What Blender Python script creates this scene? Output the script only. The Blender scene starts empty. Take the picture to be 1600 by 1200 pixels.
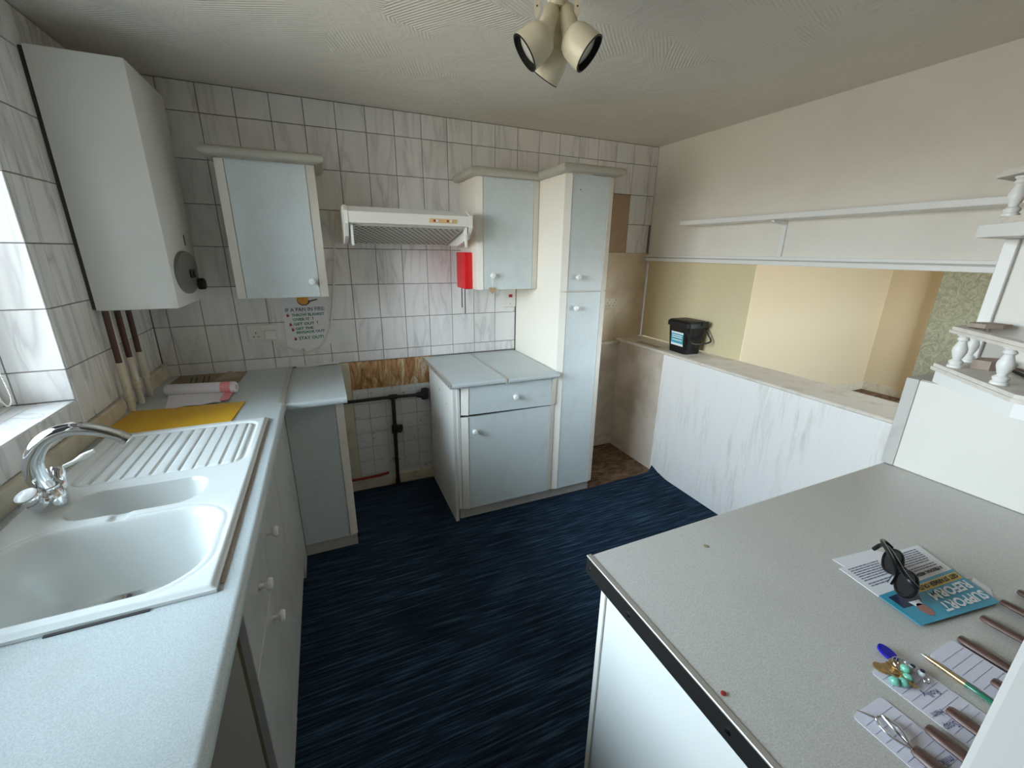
import bpy, bmesh, math, random
from mathutils import Vector, Matrix
random.seed(7)
S = bpy.context.scene
COL = S.collection

# ------------------------------------------------------------------ camera
cam = bpy.data.cameras.new('camera'); camo = bpy.data.objects.new('camera', cam); COL.objects.link(camo)
cam.sensor_fit = 'HORIZONTAL'; cam.sensor_width = 36.0; cam.lens = 653.287 / 1600 * 36.0
cam.clip_start = 0.02
RT = ((0.9157113, -0.4016, 0.013793), (-0.1088722, -0.2809943, -0.9535141), (0.386807, 0.8716419, -0.3010327))
m = Matrix.Identity(4)
for i in range(3):
    m[i][0] = RT[0][i]; m[i][1] = -RT[1][i]; m[i][2] = -RT[2][i]
m.translation = Vector((0.8171459, -2.6693145, 1.5375767))
camo.matrix_world = m
S.camera = camo

# ------------------------------------------------------------------ daylight
W = bpy.data.worlds.new('sky'); S.world = W; W.use_nodes = True
bg = W.node_tree.nodes['Background']
bg.inputs['Strength'].default_value = 9.0
_t = W.node_tree; _c = _t.nodes.new('ShaderNodeTexCoord'); _s = _t.nodes.new('ShaderNodeSeparateXYZ'); _r = _t.nodes.new('ShaderNodeValToRGB')
_m = _t.nodes.new('ShaderNodeMath'); _m.operation = 'MULTIPLY_ADD'; _m.inputs[1].default_value = .5; _m.inputs[2].default_value = .5
_t.links.new(_c.outputs['Generated'], _s.inputs[0]); _t.links.new(_s.outputs['Z'], _m.inputs[0]); _t.links.new(_m.outputs[0], _r.inputs[0]); _t.links.new(_r.outputs[0], bg.inputs['Color'])
_e = _r.color_ramp.elements; _e.new(.5); _e.new(.6)          # ground below the horizon, bright haze, blue overhead
for _q, (_p, _k) in zip(_e, ((0.0, (.25, .24, .205)), (.495, (.28, .27, .235)), (.515, (.84, .94, 1.0)), (1.0, (.50, .78, 1.0)))):
    _q.position = _p; _q.color = (*_k, 1)
S.view_settings.view_transform = 'Standard'; S.view_settings.look = 'None'
S.view_settings.exposure = 1.53; S.view_settings.gamma = 1.0; S.view_settings.use_curve_mapping = False
def portal(name, loc, rot, sx, sy):
    l = bpy.data.lights.new(name, 'AREA'); l.shape = 'RECTANGLE'; l.size = sx; l.size_y = sy
    l.cycles.is_portal = True
    o = bpy.data.objects.new(name, l); COL.objects.link(o); o.location = loc; o.rotation_euler = rot
portal('sky_portal_kitchen', (-0.21, -1.53, 1.55), (0, -math.pi / 2, 0), 1.08, 1.44)
portal('sky_portal_dining', (4.5, -3.78, 1.5), (math.pi / 2, 0, 0), 2.2, 1.3)
S.cycles.max_bounces = 12; S.cycles.diffuse_bounces = 8
S.cycles.sample_clamp_indirect = 8

# ------------------------------------------------------------------ helpers: scene graph
ORG = {}
def link(o, parent=None):
    COL.objects.link(o)
    if parent: o.parent = parent
def T(name, label, cat, loc=(0, 0, 0), group=None):
    o = bpy.data.objects.new(name, None); o.empty_display_size = .05; link(o)
    o.location = loc; ORG[o.name] = Vector(loc); o['label'] = label; o['category'] = cat
    if group: o['group'] = group
    return o
def obj(name, bm, mat, parent=None, smooth=False, kind=None, label=None):
    bmesh.ops.recalc_face_normals(bm, faces=bm.faces[:])
    me = bpy.data.meshes.new(name)
    vs = [v.co for v in bm.verts]
    lo = Vector([min(v[i] for v in vs) for i in range(3)]); hi = Vector([max(v[i] for v in vs) for i in range(3)])
    c = (lo + hi) / 2
    bmesh.ops.translate(bm, verts=bm.verts[:], vec=-c)
    bm.to_mesh(me); bm.free()
    if smooth:
        me.polygons.foreach_set('use_smooth', [True] * len(me.polygons))
        try: me.set_sharp_from_angle(angle=math.radians(38))
        except Exception: pass
    me.materials.append(M[mat])
    o = bpy.data.objects.new(name, me); link(o, parent)
    o.location = c - (ORG[parent.name] if parent else Vector((0, 0, 0)))
    ORG[o.name] = c
    if kind: o['kind'] = kind
    if label: o['label'] = label
    return o
def one(name, bm, mat, label, cat, group=None, smooth=False):
    o = obj(name, bm, mat, None, smooth); o['label'] = label; o['category'] = cat
    if group: o['group'] = group
    return o
def struct(name, bm, mat, smooth=False, label=None):
    return obj(name, bm, mat, None, smooth, 'structure', label)
def inst(name, me, loc, parent):
    o = bpy.data.objects.new(name, me); link(o, parent)
    o.location = Vector(loc) - ORG[parent.name]; ORG[o.name] = Vector(loc)
    return o
NB = bmesh.new

# ------------------------------------------------------------------ helpers: shapes
def box(bm, x0, x1, y0, y1, z0, z1, bev=0.0, seg=1):
    if x0 > x1: x0, x1 = x1, x0
    if y0 > y1: y0, y1 = y1, y0
    if z0 > z1: z0, z1 = z1, z0
    r = bmesh.ops.create_cube(bm, size=1.0)
    for v in r['verts']:
        v.co = Vector((x0 if v.co.x < 0 else x1, y0 if v.co.y < 0 else y1, z0 if v.co.z < 0 else z1))
    if bev:
        es = list({e for v in r['verts'] for e in v.link_edges})
        bmesh.ops.bevel(bm, geom=es, offset=bev, segments=seg, affect='EDGES', profile=.5)
    return bm
def B(*a, **k): return box(NB(), *a, **k)
def prism(bm, pts, f0, f1):
    """polygon pts (2d) mapped to 3d by f0 and f1 = the two caps"""
    a = [bm.verts.new(f0(*p)) for p in pts]; b = [bm.verts.new(f1(*p)) for p in pts]
    n = len(pts); bm.faces.new(a); bm.faces.new(b[::-1])
    for i in range(n): bm.faces.new((a[i], b[i], b[(i + 1) % n], a[(i + 1) % n]))
    return bm
def prism_z(bm, pts, z0, z1): return prism(bm, pts, lambda x, y: (x, y, z0), lambda x, y: (x, y, z1))
def prism_y(bm, pts, y0, y1): return prism(bm, pts, lambda x, z: (x, y0, z), lambda x, z: (x, y1, z))
def prism_x(bm, pts, x0, x1): return prism(bm, pts, lambda y, z: (x0, y, z), lambda y, z: (x1, y, z))
def frame_of(d):
    d = Vector(d).normalized(); u = d.cross(Vector((0, 0, 1)))
    if u.length < 1e-3: u = d.cross(Vector((0, 1, 0)))
    u.normalize(); return d, u, d.cross(u).normalized()
def lathe(bm, prof, org, axis=(0, 0, 1), seg=20, cap=True):
    d, u, w = frame_of(axis); org = Vector(org); rings = []
    for r, h in prof:
        rings.append([bm.verts.new(org + d * h + (u * math.cos(2 * math.pi * k / seg) + w * math.sin(2 * math.pi * k / seg)) * max(r, 1e-5)) for k in range(seg)])
    for a, b in zip(rings, rings[1:]):
        for k in range(seg): bm.faces.new((a[k], a[(k + 1) % seg], b[(k + 1) % seg], b[k]))
    if cap: bm.faces.new(rings[0][::-1]); bm.faces.new(rings[-1])
    return bm
def tube(bm, pts, r, seg=10):
    pts = [Vector(p) for p in pts]; n = len(pts); rings = []; pu = None
    for i, p in enumerate(pts):
        t = (pts[min(i + 1, n - 1)] - pts[max(i - 1, 0)]).normalized()
        if pu is None: _, pu, _ = frame_of(t)
        pu = (pu - t * pu.dot(t)).normalized(); w = t.cross(pu)
        rr = r[i] if isinstance(r, (list, tuple)) else r
        rings.append([bm.verts.new(p + (pu * math.cos(2 * math.pi * k / seg) + w * math.sin(2 * math.pi * k / seg)) * rr) for k in range(seg)])
    for a, b in zip(rings, rings[1:]):
        for k in range(seg): bm.faces.new((a[k], a[(k + 1) % seg], b[(k + 1) % seg], b[k]))
    bm.faces.new(rings[0][::-1]); bm.faces.new(rings[-1])
    return bm
def smoothpath(pts, n=6):
    P = [Vector(p) for p in pts]; P = [P[0] * 2 - P[1]] + P + [P[-1] * 2 - P[-2]]; out = []
    for i in range(1, len(P) - 2):
        for k in range(n):
            t = k / n
            out.append(.5 * ((2 * P[i]) + (P[i + 1] - P[i - 1]) * t + (2 * P[i - 1] - 5 * P[i] + 4 * P[i + 1] - P[i + 2]) * t * t + (3 * P[i] - P[i - 1] - 3 * P[i + 1] + P[i + 2]) * t ** 3))
    out.append(P[-2]); return out
def sweep(bm, prof, path):
    """closed profile (outward offset, z) swept along a horizontal path; outward = right of travel"""
    path = [Vector((p[0], p[1], 0)) for p in path]; n = len(path); rings = []
    def nrm(a, b):
        d = (b - a).normalized(); return Vector((d.y, -d.x, 0))
    for i, p in enumerate(path):
        if i == 0: o = nrm(p, path[1])
        elif i == n - 1: o = nrm(path[-2], p)
        else:
            a = nrm(path[i - 1], p); b = nrm(p, path[i + 1]); o = (a + b) / (1 + a.dot(b))
        rings.append([bm.verts.new((p.x + o.x * q, p.y + o.y * q, z)) for q, z in prof])
    k = len(prof)
    for a, b in zip(rings, rings[1:]):
        for i in range(k): bm.faces.new((a[i], a[(i + 1) % k], b[(i + 1) % k], b[i]))
    bm.faces.new(rings[0][::-1]); bm.faces.new(rings[-1])
    return bm
def rrect(x0, x1, y0, y1, r, n=5):
    out = []
    for cx, cy, a0 in ((x1 - r, y1 - r, 0), (x0 + r, y1 - r, 90), (x0 + r, y0 + r, 180), (x1 - r, y0 + r, 270)):
        for k in range(n + 1):
            a = math.radians(a0 + 90 * k / n); out.append((cx + r * math.cos(a), cy + r * math.sin(a)))
    return out
def text_bm(s, size, org, right, up, bold=0.0, width=None):
    cu = bpy.data.curves.new('lettering', 'FONT'); cu.body = s; cu.size = size; cu.resolution_u = 2; cu.offset = bold
    cu.fill_mode = 'FRONT'
    o = bpy.data.objects.new('lettering', cu); COL.objects.link(o)
    me = o.to_mesh(); bm = NB(); bm.from_mesh(me); o.to_mesh_clear()
    bpy.data.objects.remove(o); bpy.data.curves.remove(cu)
    right = Vector(right).normalized(); up = Vector(up).normalized(); org = Vector(org)
    w = max((v.co.x for v in bm.verts), default=1); k = (width / w) if width else 1.0
    for v in bm.verts: v.co = org + right * (v.co.x * k) + up * v.co.y
    bmesh.ops.remove_doubles(bm, verts=bm.verts[:], dist=1e-6)
    return bm
def merge(bm, other):
    me = bpy.data.meshes.new('tmp'); other.to_mesh(me); other.free(); bm.from_mesh(me); bpy.data.meshes.remove(me); return bm
def xform(bm, mat):
    bmesh.ops.transform(bm, matrix=mat, verts=bm.verts[:]); return bm

# ------------------------------------------------------------------ materials
M = {}
class N:
    def __init__(s, name):
        s.m = bpy.data.materials.new(name); s.m.use_nodes = True; s.t = s.m.node_tree; M[name] = s.m
        s.b = s.t.nodes['Principled BSDF']
    def n(s, typ, **k):
        x = s.t.nodes.new(typ)
        for a, v in k.items(): setattr(x, a, v)
        return x
    def l(s, a, b): s.t.links.new(a, b)
    def coord(s, scale=(1, 1, 1), rot=(0, 0, 0), src='Object', rand=False):
        tc = s.n('ShaderNodeTexCoord'); mp = s.n('ShaderNodeMapping')
        mp.inputs['Scale'].default_value = scale; mp.inputs['Rotation'].default_value = rot
        if src == 'World':
            g = s.n('ShaderNodeNewGeometry'); out = g.outputs['Position']
        else: out = tc.outputs[src]
        if rand:
            oi = s.n('ShaderNodeObjectInfo'); mu = s.n('ShaderNodeMath', operation='MULTIPLY'); mu.inputs[1].default_value = 57.0
            s.l(oi.outputs['Random'], mu.inputs[0]); ad = s.n('ShaderNodeVectorMath', operation='ADD')
            s.l(out, ad.inputs[0]); s.l(mu.outputs[0], ad.inputs[1]); out = ad.outputs[0]
        s.l(out, mp.inputs['Vector']); return mp.outputs[0]
    def noise(s, vec, scale, detail=3, rough=.5, dist=0):
        x = s.n('ShaderNodeTexNoise'); x.inputs['Scale'].default_value = scale; x.inputs['Detail'].default_value = detail
        x.inputs['Roughness'].default_value = rough; x.inputs['Distortion'].default_value = dist
        s.l(vec, x.inputs['Vector']); return x.outputs['Fac']
    def ramp(s, fac, stops):
        r = s.n('ShaderNodeValToRGB'); e = r.color_ramp.elements
        while len(e) < len(stops): e.new(.5)
        for q, (p, c) in zip(e, stops):
            q.position = p; q.color = (c[0], c[1], c[2], 1) if not isinstance(c, (int, float)) else (c, c, c, 1)
        s.l(fac, r.inputs[0]); return r.outputs[0]
    def mix(s, fac, a, b, mode='MIX'):
        x = s.n('ShaderNodeMix', data_type='RGBA', blend_type=mode)
        for sock, v in ((x.inputs[0], fac), (x.inputs[6], a), (x.inputs[7], b)):
            if hasattr(v, 'is_output'): s.l(v, sock)
            elif isinstance(v, (int, float)): sock.default_value = v
            else: sock.default_value = (*v, 1)
        return x.outputs[2]
    def math(s, op, a, b=None):
        x = s.n('ShaderNodeMath', operation=op)
        for i, v in enumerate((a, b)):
            if v is None: continue
            if hasattr(v, 'is_output'): s.l(v, x.inputs[i])
            else: x.inputs[i].default_value = v
        return x.outputs[0]
    def base(s, c):
        if hasattr(c, 'is_output'): s.l(c, s.b.inputs['Base Color'])
        else: s.b.inputs['Base Color'].default_value = (*c, 1)
        return s
    def set(s, rough=.5, metal=0, spec=.5, coat=0):
        s.b.inputs['Roughness'].default_value = rough; s.b.inputs['Metallic'].default_value = metal
        s.b.inputs['Specular IOR Level'].default_value = spec; s.b.inputs['Coat Weight'].default_value = coat; return s
    def bump(s, h, strength=.3, dist=.002):
        x = s.n('ShaderNodeBump'); x.inputs['Strength'].default_value = strength; x.inputs['Distance'].default_value = dist
        s.l(h, x.inputs['Height']); s.l(x.outputs[0], s.b.inputs['Normal']); return s
def flat(name, c, rough=.5, metal=0, spec=.5, coat=0):
    return N(name).base(c).set(rough, metal, spec, coat)
def grimy(name, c, dirt, rough=.5, scale=9, lo=.55, hi=.8, amt=.6, bump=0, rand=False, stretch=(1, 1, 1)):
    n = N(name); v = n.coord(stretch, rand=rand); f = n.noise(v, scale, 5, .6)
    k = n.ramp(f, [(lo, 0.0), (hi, amt)]); n.base(n.mix(k, c, dirt)).set(rough)
    if bump: n.bump(n.noise(v, scale * 6, 4), bump, .002)
    return n
def speck(name, c1, c2, c3, rough=.4, scale=330, bump=.08):
    n = N(name); v = n.coord(); f = n.noise(v, scale, 2, .6); k = n.ramp(f, [(.36, c1), (.5, c2), (.64, c3)])
    g = n.noise(v, 7, 4, .6); d = n.ramp(g, [(.5, 0.0), (.8, .22)])
    n.base(n.mix(d, k, (.42, .40, .36))).set(rough); n.bump(f, bump, .001); return n

# marbled wall tile
n = N('tile_marble'); v = n.coord((11, 11, 1.7), (0, math.radians(-13), 0), rand=True)
f = n.noise(v, 1.0, 3, .5, .7); a = n.math('ABSOLUTE', n.math('SUBTRACT', f, .5))
k = n.ramp(a, [(.0, .55), (.035, .22), (.09, 0.0)])
f2 = n.noise(n.coord((5, 5, 2), rand=True), 1.0, 2); k2 = n.ramp(f2, [(.4, 0.25), (.65, 1.0)])
n.base(n.mix(n.math('MULTIPLY', k, k2), (.82, .805, .79), (.42, .41, .42))).set(.16, spec=.5)
n = N('tile_marble_side'); v = n.coord((11, 11, 1.7), (math.radians(13), 0, 0), rand=True)
f = n.noise(v, 1.0, 3, .5, .7); a = n.math('ABSOLUTE', n.math('SUBTRACT', f, .5))
k = n.ramp(a, [(.0, .55), (.035, .22), (.09, 0.0)])
n.base(n.mix(k, (.82, .805, .79), (.42, .41, .42))).set(.16, spec=.5)
flat('grout', (.22, .20, .185), .9)
grimy('tile_old', (.70, .70, .68), (.12, .11, .09), .3, 26, .60, .72, .8, rand=True)
grimy('grout_old', (.52, .50, .46), (.3, .27, .2), .9, 12)
# scraped brown adhesive
n = N('adhesive'); v = n.coord((1, 1, .22), (0, -.25, 0)); f = n.noise(v, 24, 6, .72, 1.2)
c = n.ramp(f, [(.33, (.13, .055, .018)), (.46, (.42, .20, .07)), (.55, (.52, .33, .16)), (.64, (.74, .64, .50))])
n.base(c).set(.8).bump(f, .6, .004)
grimy('plaster_tan', (.72, .60, .45), (.38, .28, .19), .85, 6, .45, .8, .6, .15)
grimy('plaster_brown', (.46, .33, .22), (.60, .48, .35), .85, 5, .5, .8, .5, .1)
grimy('cream_wood', (.66, .60, .47), (.30, .23, .14), .5, 12, .5, .8, .6)
# artexed ceiling
n = N('ceiling_artex'); v = n.coord((1, 1, 1), src='World')
vo = n.n('ShaderNodeTexVoronoi'); vo.inputs['Scale'].default_value = 2.6; n.l(v, vo.inputs['Vector'])
sep = n.n('ShaderNodeSeparateColor'); n.l(vo.outputs['Color'], sep.inputs[0])
vr = n.n('ShaderNodeVectorRotate', rotation_type='Z_AXIS'); n.l(v, vr.inputs['Vector'])
n.l(n.math('MULTIPLY', sep.outputs[0], 6.28), vr.inputs['Angle'])
wv = n.n('ShaderNodeTexWave'); wv.inputs['Scale'].default_value = 24; wv.inputs['Distortion'].default_value = 2.5; wv.inputs['Detail'].default_value = 1
wv.inputs['Detail Scale'].default_value = .2
n.l(vr.outputs[0], wv.inputs['Vector'])
patch = n.ramp(n.noise(v, 3.1, 3), [(.46, 0.0), (.60, .85)])
ridge = n.ramp(vo.outputs['Distance'], [(.0, 0.0), (.6, .6)])
h = n.math('ADD', n.math('MULTIPLY', n.math('MULTIPLY', wv.outputs['Fac'], .55), patch), n.math('ADD', n.math('MULTIPLY', n.noise(v, 6, 4, .6, .8), 2.2), n.math('MULTIPLY', sep.outputs[1], .55)))
n.base((.74, .71, .65)).set(.55, spec=.4).bump(h, .62, .006)
grimy('wall_cream', (.82, .785, .715), (.71, .665, .595), .75, 3.0, .45, .75, .45, .1)
# painted half wall with dirty drips
n = N('wall_white'); v = n.coord((9, 9, .9)); f = n.noise(v, 3.0, 6, .72, .5)
k = n.math('MULTIPLY', n.ramp(f, [(.50, 0.0), (.68, .75)]), n.ramp(n.noise(n.coord((1.6, 1.6, .5)), 2.0, 2), [(.44, 0.05), (.62, 1.0)])); g = n.ramp(n.noise(n.coord(), 31, 5, .7), [(.66, 0.0), (.72, .5)])
n.base(n.mix(n.math('MULTIPLY', g, .5), n.mix(k, (.84, .82, .80), (.56, .49, .43)), (.4, .33, .28))).set(.55).bump(f, .2, .004)
grimy('wall_bare', (.66, .575, .49), (.34, .26, .19), .8, 4.5, .42, .75, .75, .2)
grimy('ledge_paint', (.72, .66, .58), (.36, .28, .22), .5, 9, .5, .78, .65)
flat('dining_beige', (.67, .56, .385), .8)
grimy('hatch_board', (.70, .605, .385), (.62, .53, .32), .7, 120, .4, .7, .6)
n = N('wallpaper_green'); f = n.noise(n.coord(), 13, 4, .6, 2.5)
n.base(n.ramp(f, [(.4, (.33, .34, .24)), (.6, (.48, .48, .36))])).set(.7).bump(f, 1.0, .01)
# carpet
n = N('carpet_navy'); v = n.coord((4.0, 110, 1), (0, 0, math.radians(2)), src='World'); f = n.noise(v, 1.0, 3, .6)
g = n.noise(n.coord((1, 1, 1), src='World'), 420, 2)
c = n.ramp(f, [(.38, (.009, .016, .030)), (.52, (.019, .040, .072)), (.68, (.058, .108, .165))])
dk = n.ramp(n.noise(n.coord(src='World'), 2.1, 4), [(.52, 0.0), (.75, .6)])
n.base(n.mix(dk, c, (.007, .010, .015))).set(.95, spec=.1).bump(n.math('ADD', f, g), .7, .004)
n = N('floor_bare'); f = n.noise(n.coord((4, 12, 1), src='World'), 2.2, 6, .7, 1.5)
n.base(n.ramp(f, [(.35, (.05, .025, .014)), (.5, (.15, .082, .045)), (.62, (.25, .155, .09)), (.72, (.40, .33, .26))])).set(.8)
# kitchen surfaces
speck('door_blue', (.57, .64, .655), (.63, .695, .705), (.685, .74, .745), .38, 300, .06)
grimy('trim_cream', (.80, .765, .69), (.5, .44, .36), .4, 14, .6, .85, .35)
grimy('cornice_grey', (.47, .45, .385), (.37, .345, .28), .4, 10, .5, .8, .5)
grimy('melamine', (.84, .785, .69), (.6, .54, .46), .35, 5, .6, .85, .3)
grimy('melamine_worn', (.76, .74, .70), (.25, .21, .17), .4, 30, .64, .75, .7)
grimy('front_shade_grey', (.56, .55, .52), (.36, .34, .31), .4, 8, .5, .8, .5)  # pale left-hand fronts toned down to grey, part of their shade put into the colour
grimy('plinth_grey', (.50, .485, .45), (.3, .26, .22), .5, 10)
speck('worktop_grey', (.46, .51, .52), (.53, .58, .59), (.59, .64, .645), .35, 420)
n = speck('worktop_grubby', (.47, .46, .43), (.545, .53, .495), (.61, .595, .56), .38, 420)
flat('edge_alu', (.55, .52, .48), .35, .6)
flat('edge_dark', (.045, .043, .040), .32, .6)
flat('steel', (.72, .72, .72), .16, 1)
flat('chrome', (.74, .76, .78), .07, 1)
grimy('sink_white', (.73, .755, .745), (.60, .55, .45), .14, 5, .55, .85, .35)
flat('boiler_white', (.80, .80, .765), .22)
flat('control_grey', (.20, .20, .185), .5)
flat('black_gloss', (.008, .008, .009), .25, 0, .3)
flat('black_matt', (.012, .012, .012), .45, 0, .3)
flat('pipe_black', (.018, .016, .014), .6)
flat('pipe_brown', (.085, .035, .022), .5)
grimy('pipe_cream', (.70, .65, .53), (.35, .28, .18), .5, 30)
flat('white_plastic', (.80, .79, .74), .35)
flat('hood_white', (.80, .785, .73), .35)
grimy('hood_filter', (.58, .58, .50), (.42, .42, .34), .55, 10)
flat('yellowed', (.72, .50, .22), .5)
flat('red_plastic', (.72, .008, .014), .38)
flat('red_paint', (.30, .018, .014), .6)
flat('neon_red', (.40, .01, .01), .4)
flat('knob_white', (.82, .82, .80), .2)
n = N('wood_dark'); f = n.noise(n.coord((60, 6, 60)), 3, 4, .6, 1); n.base(n.ramp(f, [(.35, (.045, .022, .018)), (.65, (.15, .08, .06))])).set(.4)
flat('wood_light', (.45, .30, .17), .6)
grimy('driftwood', (.40, .32, .27), (.20, .15, .12), .7, 18)
flat('amber_board', (.72, .40, .012), .35)
grimy('kraft', (.30, .235, .15), (.18, .135, .08), .8, 8)
flat('print_dark', (.05, .045, .045), .7)
n = N('bag_white'); f = n.noise(n.coord((6, 50, 50)), 1, 3); n.base((.80, .77, .81)).set(.35).bump(f, .3, .003)
flat('bag_pink', (.86, .30, .33), .4)
flat('paper', (.78, .78, .80), .75)
flat('paper_lilac', (.70, .69, .78), .75)
flat('paper_line', (.42, .42, .56), .8)
flat('paper_wall', (.80, .79, .795), .55)
flat('ink_blue', (.05, .06, .18), .7)
flat('ink_green', (.03, .22, .15), .7)
flat('ink_slate', (.16, .17, .25), .7)
flat('ink_red', (.38, .03, .05), .7)
flat('flame', (.78, .36, .07), .7)
flat('leaflet_teal', (.035, .30, .44), .35)
flat('leaflet_navy', (.012, .02, .06), .4)
flat('leaflet_yellow', (.62, .42, .06), .4)
flat('leaflet_white', (.82, .86, .88), .4)
flat('skin_print', (.36, .16, .12), .5)
flat('blue_enamel', (.008, .008, .40), .2)
flat('gold_metal', (.52, .36, .18), .28, .9)
flat('bead_green', (.17, .48, .36), .15)
flat('glass_green', (.02, .16, .09), .1)
flat('label_teal', (.06, .36, .46), .5)
flat('door_paint', (.62, .62, .605), .4)
grimy('panel_cream', (.72, .695, .64), (.6, .56, .5), .4, 6, .55, .85, .35)
flat('paint_white', (.82, .815, .79), .4)
grimy('shelf_white', (.70, .66, .60), (.42, .36, .31), .45, 16, .5, .8, .6)
flat('wire_white', (.72, .69, .62), .45)
grimy('lamp_cream', (.74, .69, .54), (.5, .42, .26), .35, 14, .55, .85, .5)
flat('lens', (.55, .54, .50), .2)
n = N('window_glass'); t = n.t; tr = n.n('ShaderNodeBsdfTransparent'); gl = n.n('ShaderNodeBsdfGlossy'); gl.inputs['Roughness'].default_value = .02
fr = n.n('ShaderNodeFresnel'); fr.inputs['IOR'].default_value = 1.45; mx = n.n('ShaderNodeMixShader')
n.l(fr.outputs[0], mx.inputs[0]); n.l(tr.outputs[0], mx.inputs[1]); n.l(gl.outputs[0], mx.inputs[2]); n.l(mx.outputs[0], t.nodes['Material Output'].inputs[0])

# ================================================================== the setting
CEIL = 2.27; WR = 3.133; PON = 2.91; YE = -3.5
TILE_W, TILE_H, TX0, TZ7 = .15, .20, .067, .943

struct('floor', B(-.12, 3.17, YE - .1, .12, -.05, -.006), 'floor_bare')
bm = NB()
prism_z(bm, [(0, -.03), (0, YE), (PON, YE), (PON, -.53), (2.86, -.56), (2.55, -.572), (2.33, -.583), (2.0, -.58), (1.395, -.50), (1.395, -.03)], -.006, .0)
struct('floor_carpet', bm, 'carpet_navy', label='navy blue streaked carpet')
# curled-up corner of the carpet against the half wall
cz = {0: .0015, 1: .0015, 2: .040, 3: .012, 4: .001}
CP = [(2.74, -.575), (2.86, -.565), (2.906, -.545), (2.906, -.62), (2.88, -.74)]
bm = prism(NB(), CP, lambda x, y: (x, y, .0003 + cz[CP.index((x, y))]), lambda x, y: (x, y, .004 + cz[CP.index((x, y))]))
obj('carpet_corner', bm, 'carpet_navy', bpy.data.objects['floor_carpet'])
struct('ceiling', B(-.12, 3.2, YE - .1, .12, CEIL, CEIL + .1), 'ceiling_artex')
wb = struct('wall_back', B(-.12, 3.2, .006, .12, -.05, CEIL), 'grout')

def tile_mesh(w, h, axis, mat):
    bm = NB(); t = .0065; e = .0015
    # slab with a softened front edge; front faces -Y (or +X)
    a = [(-w / 2, -h / 2), (w / 2, -h / 2), (w / 2, h / 2), (-w / 2, h / 2)]
    b = [(-w / 2 + e, -h / 2 + e), (w / 2 - e, -h / 2 + e), (w / 2 - e, h / 2 - e), (-w / 2 + e, h / 2 - e)]
    f = (lambda u, z, d: (u, -d, z)) if axis == 'y' else ((lambda u, z, d: (d, u, z)) if axis == 'x' else (lambda u, z, d: (u, z, d)))
    r0 = [bm.verts.new(f(u, z, 0)) for u, z in a]; r1 = [bm.verts.new(f(u, z, t - e)) for u, z in a]; r2 = [bm.verts.new(f(u, z, t)) for u, z in b]
    for p, q in ((r0, r1), (r1, r2)):
        for i in range(4): bm.faces.new((p[i], p[(i + 1) % 4], q[(i + 1) % 4], q[i]))
    bm.faces.new(r2)
    bmesh.ops.recalc_face_normals(bm, faces=bm.faces[:])
    me = bpy.data.meshes.new('tile'); bm.to_mesh(me); bm.free(); me.materials.append(M[mat]); return me
_tc = {}
def tile(u0, u1, z0, z1, axis, plane, parent, mat, gap=.0032):
    w, h = u1 - u0 - gap, z1 - z0 - gap
    if w < .006 or h < .006: return
    k = (round(w, 4), round(h, 4), axis, mat)
    if k not in _tc: _tc[k] = tile_mesh(w, h, axis, mat)
    c = ((u0 + u1) / 2, (z0 + z1) / 2); j = random.uniform(-.0004, .0004)
    loc = (c[0], plane + j, c[1]) if axis == 'y' else ((plane + j, c[0], c[1]) if axis == 'x' else (c[0], c[1], plane + j))
    inst('tile', _tc[k], loc, parent)
rows = [.879] + [TZ7 + .2 * i for i in range(7)] + [CEIL - .002]
cols = [0.0012] + [TX0 + .15 * i for i in range(21)] + [WR]
for r in range(len(rows) - 1):
    for c in range(len(cols) - 1):
        x0, x1, z0, z1 = cols[c], cols[c + 1], rows[r], rows[r + 1]
        if z1 < 1.95 and x1 > 2.05:
            if x0 < 2.91 or z0 < 1.54: continue
            if z0 < 1.6:
                if c == len(cols) - 2: continue
                x1 = WR - .02
        if x0 < .4 and x1 < .42 and False: continue
        tile(x0, x1, z0, z1, 'y', .006, wb, 'tile_marble')
# bare tan plaster at the right of the back wall
obj('plaster_patch', B(2.30, 2.915, .0005, .006, 1.545, 1.94), 'plaster_brown', wb)
obj('plaster_patch', B(2.03, WR, .0012, .006, .87, 1.543), 'plaster_tan', wb)
# gap where the cooker stood: scraped glue, old tiles, timber
obj('adhesive_patch', B(.905, 1.42, -.004, .006, .70, .877), 'adhesive', wb)
obj('old_tile_bed', B(.905, 1.42, -.001, .006, .0, .70), 'grout_old', wb)
for i in range(6):
    for j in range(7):
        x0 = .9 + .1 * i; z1 = .70 - .1 * j
        if z1 < .08: continue
        tile(max(x0, .907), min(x0 + .1, 1.42), max(z1 - .1, .06), z1, 'y', -.001, wb, 'tile_old', .0022)
obj('timber_strip', B(.84, .905, -.012, .006, .0, .877, .002), 'cream_wood', wb)
struct('baseboard_back', B(.84, 1.42, -.022, -.0085, .0, .075, .003), 'cream_wood')
one('red_cable', tube(NB(), smoothpath([(.80, -.03, .088), (.95, -.031, .092), (1.07, -.031, .098), (1.075, -.03, .106)]), .008, 8), 'red_paint', 'dark red offcut lying along the skirting in the empty cooker gap', 'cable', smooth=True)
one('loose_wire', tube(NB(), smoothpath([(1.15, -.036, .03), (1.22, -.04, .055), (1.30, -.036, .035), (1.38, -.04, .06)]), .003, 6), 'yellowed', 'thin yellowish wire lying at the skirting beside the black pipe', 'wire', smooth=True)
# boxed-in lower wall at the right of the tall unit
struct('wall_boxing', B(2.33, PON, -.03, .0, .0, .862), 'wall_bare')
struct('trim_1', B(2.33, PON, -.045, .0, .862, .884, .003), 'cream_wood')
struct('baseboard_right', B(2.33, PON, -.045, -.03, .0, .075, .003), 'cream_wood')

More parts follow.
